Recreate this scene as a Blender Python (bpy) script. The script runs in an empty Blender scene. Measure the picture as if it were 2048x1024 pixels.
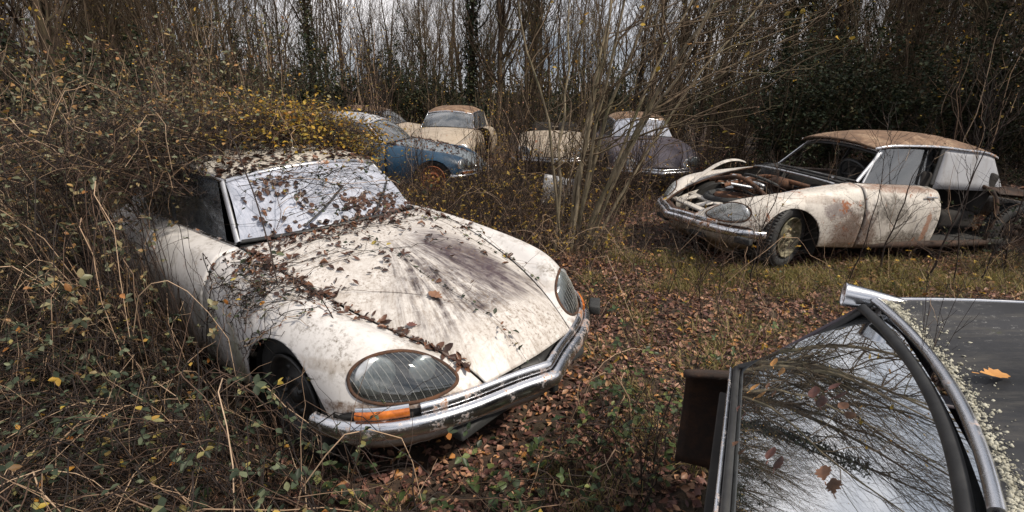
import bpy, math, random
import numpy as np
from mathutils import Matrix, Vector
R = math.radians
rng = np.random.default_rng(7)
random.seed(7)
DENS = 1.0        # overall vegetation density

# ------------------------------------------------------------------ camera, world, sun, exposure
scene = bpy.context.scene
C = bpy.context.scene.collection
CAM_F, CAM_H, CAM_P, CAM_R = 1001.6, 1.69, 0.311, 0.0127
def cam_axes():
    cp, sp = math.cos(CAM_P), math.sin(CAM_P)
    r = np.array([1, 0, 0.]); f = np.array([0, cp, -sp]); u = np.array([0, sp, cp])
    cr, sr = math.cos(CAM_R), math.sin(CAM_R)
    return cr*r + sr*u, -sr*r + cr*u, f
_cr, _cu, _cf = cam_axes()
_o = np.array([0, 0, CAM_H])
def _ray(px, py):
    return (px-1024)/CAM_F*_cr - (py-512)/CAM_F*_cu + _cf
def on(px, py, z=0.0):
    d = _ray(px, py); return _o + d*((z-CAM_H)/d[2])
def at(px, py, Y):
    d = _ray(px, py); return _o + d*(Y/d[1])
cd = bpy.data.cameras.new('camera'); cam = bpy.data.objects.new('camera', cd); C.objects.link(cam)
cd.sensor_width = 36; cd.lens = CAM_F/2048*36; cd.clip_start = .05; cd.clip_end = 2000
M = Matrix(((_cr[0], _cu[0], -_cf[0], 0), (_cr[1], _cu[1], -_cf[1], 0), (_cr[2], _cu[2], -_cf[2], CAM_H), (0, 0, 0, 1)))
cam.matrix_world = M
scene.camera = cam

SUN_EL, SUN_AZ = 50.0, 118.0      # azimuth clockwise from +Y
w = bpy.data.worlds.new('World'); scene.world = w; w.use_nodes = True
nt = w.node_tree; nt.nodes.clear()
out = nt.nodes.new('ShaderNodeOutputWorld'); bg = nt.nodes.new('ShaderNodeBackground')
sky = nt.nodes.new('ShaderNodeTexSky'); sky.sky_type = 'NISHITA'; sky.sun_disc = False
sky.sun_elevation = R(SUN_EL); sky.sun_rotation = R(SUN_AZ)
tc = nt.nodes.new('ShaderNodeTexCoord'); mp = nt.nodes.new('ShaderNodeMapping')
mp.inputs['Scale'].default_value = (1.2, 1.2, 3.2)
nz = nt.nodes.new('ShaderNodeTexNoise'); nz.inputs['Scale'].default_value = 1.7; nz.inputs['Detail'].default_value = 7
rp = nt.nodes.new('ShaderNodeValToRGB'); rp.color_ramp.elements[0].position = .34; rp.color_ramp.elements[1].position = .66
rp.color_ramp.elements[0].color = (4.4, 5.2, 6.4, 1); rp.color_ramp.elements[1].color = (19.0, 18.1, 18.0, 1)
mx = nt.nodes.new('ShaderNodeMix'); mx.data_type = 'RGBA'; mx.inputs[0].default_value = .88
nt.links.new(tc.outputs['Generated'], mp.inputs[0]); nt.links.new(mp.outputs[0], nz.inputs['Vector'])
nt.links.new(nz.outputs[0], rp.inputs[0]); nt.links.new(sky.outputs[0], mx.inputs[6]); nt.links.new(rp.outputs[0], mx.inputs[7])
nt.links.new(mx.outputs[2], bg.inputs[0]); bg.inputs[1].default_value = .068
nt.links.new(bg.outputs[0], out.inputs[0])
sd = bpy.data.lights.new('sun', 'SUN'); sd.energy = 4.8; sd.angle = R(4); sd.color = (1, .90, .76)
so = bpy.data.objects.new('sun', sd); C.objects.link(so)
_az, _el = R(SUN_AZ), R(SUN_EL)
sdir = Vector((math.sin(_az)*math.cos(_el), math.cos(_az)*math.cos(_el), math.sin(_el)))
so.rotation_euler = sdir.to_track_quat('Z', 'Y').to_euler()
vs = scene.view_settings; vs.view_transform = 'Standard'; vs.look = 'None'; vs.gamma = 1; vs.use_curve_mapping = False
vs.exposure = 0.2
scene.cycles.max_bounces = 6; scene.cycles.transparent_max_bounces = 12
scene.cycles.diffuse_bounces = 3; scene.cycles.glossy_bounces = 3

# ------------------------------------------------------------------ materials
class NT:
    def __init__(s, name):
        s.m = bpy.data.materials.new(name); s.m.use_nodes = True
        s.t = s.m.node_tree; s.t.nodes.clear()
        s.out = s.n('OutputMaterial'); s.b = s.n('BsdfPrincipled'); s.l(s.b.outputs[0], s.out.inputs[0])
        s.tc = s.n('TexCoord')
    def n(s, kind, **k):
        x = s.t.nodes.new('ShaderNode'+kind)
        for a, v in k.items(): setattr(x, a, v)
        return x
    def l(s, a, b): s.t.links.new(a, b)
    def noise(s, scale, detail=6, rough=.6, mapscale=None, dist=0, co='Object', vec=None):
        x = s.n('TexNoise'); x.inputs['Scale'].default_value = scale; x.inputs['Detail'].default_value = detail
        x.inputs['Roughness'].default_value = rough; x.inputs['Distortion'].default_value = dist
        v = vec if vec is not None else s.tc.outputs[co]
        if mapscale:
            m = s.n('Mapping'); m.inputs['Scale'].default_value = mapscale; s.l(v, m.inputs[0]); v = m.outputs[0]
        s.l(v, x.inputs['Vector']); return x.outputs[0]
    def ramp(s, v, stops):
        x = s.n('ValToRGB'); e = x.color_ramp.elements
        while len(e) < len(stops): e.new(.5)
        for k, (p, c) in enumerate(stops):
            e[k].position = p; e[k].color = (c, c, c, 1) if isinstance(c, (int, float)) else (*c, 1)
        s.l(v, x.inputs[0]); return x.outputs[0]
    def math(s, op, a, b=None, clamp=False):
        x = s.n('Math', operation=op, use_clamp=clamp)
        for i, q in enumerate((a, b)):
            if q is None: continue
            if isinstance(q, (int, float)): x.inputs[i].default_value = q
            else: s.l(q, x.inputs[i])
        return x.outputs[0]
    def mix(s, f, a, b):
        x = s.n('Mix', data_type='RGBA')
        for i, q in ((0, f), (6, a), (7, b)):
            if isinstance(q, (int, float)): x.inputs[i].default_value = q
            elif isinstance(q, tuple): x.inputs[i].default_value = (*q, 1)
            else: s.l(q, x.inputs[i])
        return x.outputs[2]
    def col(s, v):
        if isinstance(v, tuple): s.b.inputs['Base Color'].default_value = (*v, 1)
        else: s.l(v, s.b.inputs['Base Color'])
    def set(s, name, v):
        if isinstance(v, (int, float)): s.b.inputs[name].default_value = v
        else: s.l(v, s.b.inputs[name])
    def bump(s, h, strength=.3, dist=.01):
        x = s.n('Bump'); x.inputs['Strength'].default_value = strength; x.inputs['Distance'].default_value = dist
        s.l(h, x.inputs['Height']); s.l(x.outputs[0], s.b.inputs['Normal'])

def paint(name, base, dirt=(.09, .07, .045), dirt_amt=.5, rust=.3, rough=.42, seed=0., patches=()):
    t = NT(name)
    off = t.n('Mapping'); off.inputs['Location'].default_value = (seed, seed*2, 0); t.l(t.tc.outputs['Object'], off.inputs[0])
    V = off.outputs[0]
    a = t.noise(3.1, 8, .68, vec=V); fine = t.noise(46, 6, .75, vec=V); streak = t.noise(9, 5, .65, mapscale=(1, 1, .16), vec=V)
    c = t.mix(t.ramp(a, [(.35, 0.), (.7, .55)]), base, tuple(x*.78 for x in base))
    d = t.math('MULTIPLY', t.ramp(fine, [(.47, 0.), (.66, 1.)]), t.ramp(a, [(.46, 0.), (.68, 1.)]))
    c = t.mix(t.math('MULTIPLY', d, dirt_amt*1.5, True), c, dirt)
    c = t.mix(t.math('MULTIPLY', t.ramp(streak, [(.54, 0.), (.74, 1.)]), dirt_amt*.75, True), c, tuple(x*1.6 for x in dirt))
    r = t.math('MULTIPLY', t.ramp(t.noise(5.3, 9, .8, vec=V, dist=.4), [(.64-.05*rust, 0.), (.685-.05*rust, 1.)]), rust*2.2, True)
    # grime settles low on the panels
    sep = t.n('SeparateXYZ'); t.l(t.tc.outputs['Object'], sep.inputs[0])
    low = t.ramp(t.math('ADD', sep.outputs[2], t.math('MULTIPLY', fine, .22)), [(.30, 1.), (.50, 0.)])
    c = t.mix(t.math('MULTIPLY', low, min(1, dirt_amt*1.1), True), c, (.12, .085, .05))
    for (cx, cz, rx, rz, col, amt) in patches:   # stains with a place of their own on the panel
        ex = t.math('DIVIDE', t.math('SUBTRACT', sep.outputs[0], cx), rx); ez = t.math('DIVIDE', t.math('SUBTRACT', sep.outputs[2], cz), rz)
        dd = t.math('ADD', t.math('MULTIPLY', ex, ex), t.math('MULTIPLY', ez, ez)); dd = t.math('ADD', dd, t.math('MULTIPLY', t.math('SUBTRACT', t.noise(11, 9, .8, vec=V), .5), 3.4))
        c = t.mix(t.math('MULTIPLY', t.ramp(dd, [(.35, 1.), (.9, 0.)]), t.ramp(fine, [(.40, amt), (.58, amt*.5)])), c, col)
    rc = t.mix(fine, (.13, .035, .012), (.28, .10, .03))
    c = t.mix(r, c, rc); t.col(c)
    t.set('Roughness', t.math('ADD', t.math('MULTIPLY', a, .35), rough-.12)); t.set('Specular IOR Level', .4)
    t.bump(fine, .12, .002)
    return t.m

def hood_paint(name, base):
    t = NT(name); P = t.tc.outputs['Object']
    sep = t.n('SeparateXYZ'); t.l(P, sep.inputs[0])
    # fan of weathered streaks running down the bonnet from a point high near the cowl
    dx = t.math('SUBTRACT', sep.outputs[0], .22); ang = t.math('ARCTAN2', t.math('ADD', sep.outputs[1], -.02), dx)
    cmb = t.n('CombineXYZ'); t.l(t.math('MULTIPLY', ang, 6.0), cmb.inputs[0]); t.l(t.math('MULTIPLY', dx, 1.3), cmb.inputs[1])
    st = t.noise(2.2, 8, .72, vec=cmb.outputs[0]); st2 = t.noise(6.0, 6, .7, vec=cmb.outputs[0])
    blob = t.noise(2.6, 7, .65); fine = t.noise(60, 6, .75); mid = t.noise(14, 8, .75, dist=.5)
    # where the fan lies: from .25 m ahead of the cowl to near the nose
    win = t.math('MULTIPLY', t.ramp(dx, [(.12, 0.), (.34, 1.)]), t.ramp(dx, [(.92, 1.), (1.22, 0.)]))
    ay = t.math('ABSOLUTE', t.math('SUBTRACT', ang, -.02)); win = t.math('MULTIPLY', win, t.ramp(ay, [(.34, 1.), (.66, 0.)]))
    c = t.mix(t.ramp(mid, [(.4, 0.), (.68, .7)]), base, (.30, .265, .235))
    c = t.mix(t.math('MULTIPLY', t.ramp(st2, [(.5, 0.), (.66, .75)]), t.ramp(dx, [(.3, 0.), (.7, 1.)])), c, (.20, .165, .135))
    s = t.math('MULTIPLY', t.ramp(t.math('ADD', st, t.math('MULTIPLY', blob, .35)), [(.585, 0.), (.72, 1.)]), win)
    c = t.mix(t.math('MULTIPLY', s, t.ramp(mid, [(.36, .45), (.6, 1.)])), c, (.030, .019, .024))
    # the big purple-brown patch on the car's left half
    pm = t.n('Mapping'); pm.inputs['Location'].default_value = (-.76*2.0, -.21*4.4, 0); pm.inputs['Scale'].default_value = (2.0, 4.4, 0)
    t.l(P, pm.inputs[0]); ln = t.n('VectorMath', operation='LENGTH'); t.l(pm.outputs[0], ln.inputs[0])
    patch = t.ramp(t.math('ADD', ln.outputs['Value'], t.math('MULTIPLY', t.math('SUBTRACT', st2, .5), 2.0)), [(.55, 1.), (.98, 0.)])
    c = t.mix(t.math('MULTIPLY', patch, t.ramp(mid, [(.42, 1.), (.66, .42)])), c, (.042, .026, .033))
    black = t.math('MULTIPLY', t.ramp(st, [(.575, 0.), (.612, 1.)]), win)
    c = t.mix(black, c, (.020, .014, .015))
    sp = t.math('MULTIPLY', t.ramp(fine, [(.50, 0.), (.64, 1.)]), t.ramp(blob, [(.38, 0.1), (.6, .9)]))
    c = t.mix(sp, c, (.12, .085, .055)); t.col(c)
    t.set('Roughness', t.math('ADD', t.math('MULTIPLY', mid, .3), .3)); t.set('Specular IOR Level', .4); t.bump(fine, .12, .002)
    return t.m

def simple(name, stops, scale=8, rough=.6, metal=0., bump=.2, mapscale=None, spec=.5, detail=7, dist=0.):
    t = NT(name); v = t.noise(scale, detail, .7, mapscale=mapscale, dist=dist); t.col(t.ramp(v, stops))
    t.set('Roughness', rough); t.set('Metallic', metal); t.set('Specular IOR Level', spec)
    if bump: t.bump(v, bump, .006)
    return t.m

def chrome(name, wear=.5):
    t = NT(name); a = t.noise(7, 8, .75); b = t.noise(40, 5, .7)
    r = t.ramp(t.math('ADD', a, t.math('MULTIPLY', b, .25)), [(.66-.06*wear, 0.), (.74-.06*wear, 1.)])
    t.col(t.mix(r, (.62, .63, .66), (.22, .10, .045)))
    t.set('Metallic', t.math('SUBTRACT', 1., r)); t.set('Roughness', t.math('ADD', t.math('MULTIPLY', r, .5), t.ramp(a, [(.3, .14), (.7, .34)])))
    t.bump(b, .1, .002); return t.m

def leafmat(name, stops, rough=.55, trans=.25, spec=.35):
    t = NT(name); g = t.n('NewGeometry'); rpi = g.outputs['Random Per Island']
    v = t.noise(60, 3, .6)
    c = t.mix(.25, t.ramp(rpi, stops), t.ramp(t.math('FRACT', t.math('MULTIPLY', rpi, 37.7)), stops))
    c = t.mix(t.ramp(v, [(.4, 0.), (.7, .45)]), c, t.mix(.6, c, (.02, .015, .01)))
    t.col(c); t.set('Roughness', rough); t.set('Specular IOR Level', spec)
    if trans:
        tr = t.n('BsdfTranslucent'); t.l(c, tr.inputs[0]); ms = t.n('MixShader'); ms.inputs[0].default_value = trans
        t.l(t.b.outputs[0], ms.inputs[1]); t.l(tr.outputs[0], ms.inputs[2]); t.l(ms.outputs[0], t.out.inputs[0])
    return t.m

def stemmat(name, stops, rough=.7):
    t = NT(name); g = t.n('NewGeometry')
    c = t.ramp(g.outputs['Random Per Island'], stops); v = t.noise(30, 5, .7)
    t.col(t.mix(t.ramp(v, [(.35, 0.), (.7, .5)]), c, t.mix(.55, c, (.03, .025, .02)))); t.set('Roughness', rough); t.set('Specular IOR Level', .3); return t.m

def glass(name, tint=(.25, .30, .29), clear=.95, dirt=.25, dirtcol=(.30, .31, .32), rough=.02):
    t = NT(name); t.t.nodes.remove(t.b)
    tr = t.n('BsdfTransparent'); tr.inputs[0].default_value = (*tint, 1)
    gl = t.n('BsdfGlossy'); gl.inputs['Roughness'].default_value = rough; gl.inputs[0].default_value = (.92, .95, .97, 1)
    fr = t.n('LayerWeight'); fr.inputs[0].default_value = .5
    fac = t.math('ADD', t.math('MULTIPLY', t.math('POWER', fr.outputs['Facing'], 4.), .9), .05+1-clear, True)
    ms = t.n('MixShader'); t.l(fac, ms.inputs[0]); t.l(tr.outputs[0], ms.inputs[1]); t.l(gl.outputs[0], ms.inputs[2])
    df = t.n('BsdfDiffuse'); df.inputs[0].default_value = (*dirtcol, 1)
    a = t.noise(4, 8, .7); b = t.noise(70, 4, .8)
    f = t.math('MULTIPLY', t.math('MULTIPLY', t.ramp(a, [(.35, .15), (.7, 1.)]), t.ramp(b, [(.35, .2), (.65, 1.)])), dirt)
    m2 = t.n('MixShader'); t.l(f, m2.inputs[0]); t.l(ms.outputs[0], m2.inputs[1]); t.l(df.outputs[0], m2.inputs[2]); t.l(m2.outputs[0], t.out.inputs[0])
    return t.m

def sky_pale_screen(name):
    # old windscreen: dirt film, vertical run marks, bluish-white sky reflection painted into the colour
    t = NT(name); a = t.noise(5, 6, .6); s = t.noise(10, 7, .7, mapscale=(1.2, 9, 1.2)); f = t.noise(90, 4, .7)
    c = t.mix(t.ramp(s, [(.35, 0.), (.65, 1.)]), (.44, .46, .54), (.27, .30, .37))
    c = t.mix(t.ramp(a, [(.48, 0.), (.70, .8)]), c, (.13, .14, .17)); t.col(c)
    t.set('Roughness', t.ramp(f, [(.3, .18), (.7, .42)])); t.set('Specular IOR Level', .8); t.bump(s, .25, .003); return t.m

def roofmat(name, a, b, c3, scale=3.2):
    t = NT(name); n = t.noise(scale, 9, .72, dist=.7); m = t.noise(30, 5, .7); k = t.ramp(n, [(.30, a), (.5, b), (.68, c3)])
    t.col(t.mix(t.ramp(m, [(.45, 0.), (.7, .6)]), k, tuple(x*.35 for x in a))); t.set('Roughness', .8); t.bump(m, .4, .004); return t.m

def blackroof(name):
    t = NT(name); n = t.noise(2.2, 8, .7); f = t.noise(38, 7, .85); f2 = t.noise(120, 3, .7)
    c = t.mix(t.ramp(n, [(.3, 0.), (.7, 1.)]), (.010, .011, .013), (.046, .047, .053))
    lic = t.math('MULTIPLY', t.ramp(f, [(.57, 0.), (.64, 1.)]), t.ramp(n, [(.50, 0.), (.60, 1.)]))
    c = t.mix(lic, c, (.34, .34, .33)); st = t.noise(5, 9, .8, mapscale=(.5, 2.2, 1)); c = t.mix(t.ramp(st, [(.5, 0.), (.68, .7)]), c, (.085, .080, .072)); c = t.mix(t.ramp(t.noise(14, 8, .8), [(.6, 0.), (.68, .8)]), c, (.05, .055, .03)); t.col(c); t.set('Roughness', t.ramp(n, [(.3, .5), (.7, .7)])); t.set('Specular IOR Level', .3); t.bump(f2, .15, .002); return t.m

def rustmat(name, dark=1.):
    t = NT(name); a = t.noise(6, 9, .75, dist=.4); b = t.noise(45, 5, .7)
    c = t.ramp(t.math('ADD', t.math('MULTIPLY', a, .7), t.math('MULTIPLY', b, .3)), [(.34, (.018*dark, .012*dark, .010*dark)), (.48, (.07*dark, .032*dark, .018*dark)), (.6, (.17*dark, .07*dark, .028*dark)), (.72, (.08*dark, .06*dark, .05*dark))])
    t.col(c); t.set('Roughness', .85); t.bump(b, .5, .006); return t.m

def barkmat(name, dark, light, moss=(.06, .075, .03)):
    t = NT(name); a = t.noise(5, 6, .7, mapscale=(6, 6, 1.2)); b = t.noise(1.7, 5, .6); g = t.n('ObjectInfo')
    c = t.ramp(a, [(.32, dark), (.62, light)])
    c = t.mix(t.ramp(b, [(.5, 0.), (.68, .75)]), c, moss)
    c = t.mix(t.math('MULTIPLY', g.outputs['Random'], .6), c, t.mix(.55, c, dark))
    t.col(c); t.set('Roughness', .9); t.set('Specular IOR Level', .2); t.bump(a, .5, .02); return t.m

m_white = paint('cream_paint_weathered', (.53, .515, .51), dirt_amt=1., rust=.4, patches=((1.17, .43, .34, .045, (.10, .055, .03), .95), (1.05, .60, .35, .03, (.20, .15, .10), .4), (.20, .40, .10, .22, (.13, .13, .06), .8), (-.15, .50, .22, .25, (.10, .09, .05), .7), (-.8, .45, .5, .3, (.09, .07, .045), .8)))
m_hood = hood_paint('bonnet_paint_streaked', (.50, .48, .465))
m_white2 = paint('cream_paint_mossy', (.49, .46, .425), dirt=(.05, .04, .03), dirt_amt=.95, rust=.85, seed=3.3, patches=((-.02, .36, .24, .34, (.09, .05, .035), 1.), (.16, .62, .20, .12, (.07, .045, .05), .8), (-.36, .66, .30, .17, (.045, .038, .03), .95), (-.62, .34, .45, .12, (.05, .04, .028), .9), (-.88, .45, .05, .26, (.25, .09, .03), .9), (-.95, .20, .12, .16, (.22, .08, .03), .9), (.85, .43, .25, .05, (.06, .045, .03), .9), (-.5, .87, .65, .045, (.14, .055, .025), .9), (.35, .72, .3, .05, (.10, .06, .04), .7), (-.35, .25, .8, .05, (.06, .04, .025), 1.)))
m_white3 = paint('tan_white_paint', (.34, .285, .225), dirt_amt=1., rust=.9, seed=7.7, patches=((.2, .5, .6, .2, (.08, .06, .04), .9), (-.9, .5, .5, .3, (.09, .06, .035), .8)))
m_panelwhite = paint('plain_white_panel', (.36, .37, .40), dirt_amt=.45, rust=.05, seed=1.7)
m_blue = paint('faded_blue_paint', (.012, .044, .088), dirt=(.05, .045, .04), dirt_amt=.5, rust=.35, rough=.35, seed=5.1)
m_bluelight = paint('bleached_blue_bonnet', (.16, .19, .22), dirt=(.07, .06, .055), dirt_amt=.8, rust=.3, rough=.4, seed=5.9)
m_purple = paint('dull_purple_grey_paint', (.085, .072, .088), dirt=(.04, .03, .03), dirt_amt=.7, rust=.3, rough=.45, seed=9.)
m_greyroof = roofmat('bleached_grey_roof', (.20, .21, .24), (.33, .34, .37), (.42, .42, .43))
m_tanroof = roofmat('weathered_tan_roof', (.050, .030, .020), (.17, .10, .06), (.33, .235, .155), 4.)
m_creamroof = roofmat('cream_roof', (.22, .19, .16), (.40, .37, .33), (.50, .47, .43))
m_blackroof = blackroof('black_lichen_roof')
m_chrome = chrome('chrome_spotted', -.1); m_chromeC = chrome('chrome_clean', -1.4); m_chromeR = chrome('chrome_rusty', .25)
m_alu = simple('dull_aluminium', [(.3, (.35, .36, .38)), (.7, (.62, .63, .66))], 12, .35, .8, .05)
m_rubber = simple('aged_rubber', [(.3, (.010, .011, .012)), (.7, (.03, .031, .032))], 30, .75, 0, .2)
m_seal = simple('window_seal_black', [(.3, (.008, .008, .009)), (.7, (.03, .03, .03))], 20, .5, 0, .1)
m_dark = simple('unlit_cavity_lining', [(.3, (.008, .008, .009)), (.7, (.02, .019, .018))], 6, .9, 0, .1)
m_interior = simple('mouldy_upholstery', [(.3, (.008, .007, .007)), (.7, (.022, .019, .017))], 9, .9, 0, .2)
m_rust = rustmat('rust'); m_rustd = rustmat('dark_rust', .55); m_stub = rustmat('blackened_panel', .28)
m_rim = simple('mossy_steel_rim', [(.34, (.03, .03, .014)), (.52, (.13, .115, .07)), (.7, (.32, .28, .21))], 14, .7, .1, .2)
m_rimrust = simple('orange_rust_rim', [(.3, (.10, .03, .012)), (.7, (.30, .09, .03))], 14, .8, 0, .2)
m_glass = glass('dusty_glass', (.35, .40, .40), .82, .35)
m_sideglass = glass('grimy_side_glass', (.20, .235, .26), .9, .55, (.20, .22, .25), .08)
m_nearglass = glass('clean_rear_glass', (.16, .20, .20), .36, .10, (.3, .32, .33), .012)
m_lens = glass('headlamp_glass', (.60, .64, .64), .93, .16, (.26, .27, .27), .03)
m_screen = sky_pale_screen('milky_windscreen')
m_lensdusty = glass('dusty_headlamp_glass', (.5, .53, .53), .86, .75, (.42, .43, .42), .06)
m_reflector = simple('lamp_reflector', [(.3, (.30, .31, .32)), (.7, (.66, .68, .70))], 9, .28, .6, .1)
m_amber = simple('amber_lens', [(.35, (.20, .05, .010)), (.6, (.52, .15, .02))], 14, .35, 0, .1)
m_plate = simple('aged_plate_lettering', [(.3, (.45, .44, .40)), (.7, (.62, .6, .55))], 12, .6, 0, 0)
m_prism = simple('prism_glass_line', [(.3, (.20, .205, .20)), (.7, (.42, .42, .40))], 25, .4, 0, 0)
m_lichen = simple('lichen_crust', [(.35, (.16, .15, .11)), (.6, (.44, .43, .36))], 60, .95, 0, .8)
m_moss = leafmat('moss_tufts', [(0, (.04, .06, .012)), (1, (.11, .13, .03))], .9, 0)

m_litter = leafmat('fallen_leaf', [(0, (.018, .010, .010)), (.25, (.095, .042, .038)), (.55, (.22, .11, .088)), (.82, (.36, .20, .13)), (.93, (.40, .22, .10)), (1, (.50, .22, .05))], .5, .1)
m_darkleaf = leafmat('wet_dark_leaf', [(0, (.018, .010, .008)), (.5, (.05, .024, .018)), (.8, (.095, .045, .03)), (1, (.20, .09, .045))], .38, .05)
m_bramble = leafmat('bramble_leaf', [(0, (.008, .014, .009)), (.45, (.022, .034, .02)), (.72, (.07, .09, .055)), (.9, (.15, .17, .10)), (.96, (.42, .30, .05)), (1, (.36, .12, .02))], .5, .12, .2)
m_yellow = leafmat('autumn_leaf', [(0, (.12, .13, .03)), (.35, (.32, .23, .045)), (.7, (.55, .36, .05)), (1, (.45, .18, .03))], .5, .35)
m_rose = leafmat('grey_green_leaf', [(0, (.02, .026, .016)), (.4, (.07, .08, .045)), (.7, (.22, .23, .14)), (.85, (.36, .24, .09)), (1, (.36, .15, .05))], .45, .3)
m_green = leafmat('ground_leaf', [(0, (.014, .026, .012)), (.5, (.035, .06, .024)), (.85, (.10, .14, .05)), (1, (.24, .25, .07))], .45, .3)
m_ivy = leafmat('evergreen_leaf', [(0, (.008, .013, .008)), (.5, (.017, .027, .014)), (.85, (.035, .05, .024)), (1, (.10, .075, .03))], .55, .12, .15)
m_tuft = leafmat('grass_blade', [(0, (.05, .055, .012)), (.4, (.12, .115, .03)), (.75, (.27, .22, .07)), (1, (.40, .29, .14))], .6, .3)
m_straw = stemmat('dry_stalk', [(0, (.010, .007, .006)), (.55, (.030, .019, .012)), (.84, (.14, .085, .05)), (1, (.55, .40, .25))])
m_cane = stemmat('bramble_cane', [(0, (.007, .005, .005)), (.62, (.020, .012, .010)), (.84, (.085, .050, .034)), (.94, (.34, .23, .15)), (1, (.46, .34, .24))])
m_pale = stemmat('pale_stem', [(0, (.20, .135, .095)), (1, (.36, .27, .19))])
m_bark = barkmat('dark_bark', (.012, .009, .007), (.085, .058, .038), (.05, .05, .022))
m_barkmid = barkmat('grey_bark', (.03, .022, .016), (.19, .14, .095), (.07, .08, .035))
m_barklight = barkmat('pale_lichen_bark', (.045, .036, .026), (.29, .24, .165), (.13, .13, .07))

def groundmat():
    t = NT('forest_floor'); a = t.noise(1.3, 8, .7); b = t.noise(22, 7, .75); c = t.noise(70, 4, .7)
    k = t.ramp(b, [(.3, (.014, .010, .008)), (.5, (.040, .024, .016)), (.66, (.085, .048, .03)), (.8, (.13, .085, .05))])
    k = t.mix(t.ramp(a, [(.5, 0.), (.7, .5)]), k, t.mix(c, (.02, .024, .008), (.07, .075, .02)))
    t.col(k); t.set('Roughness', .95); t.bump(b, .8, .03); return t.m
m_ground = groundmat()
m_shadeglass = glass('dark_side_glass', (.14, .165, .18), .90, .32, (.12, .135, .155), .03)

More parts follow.
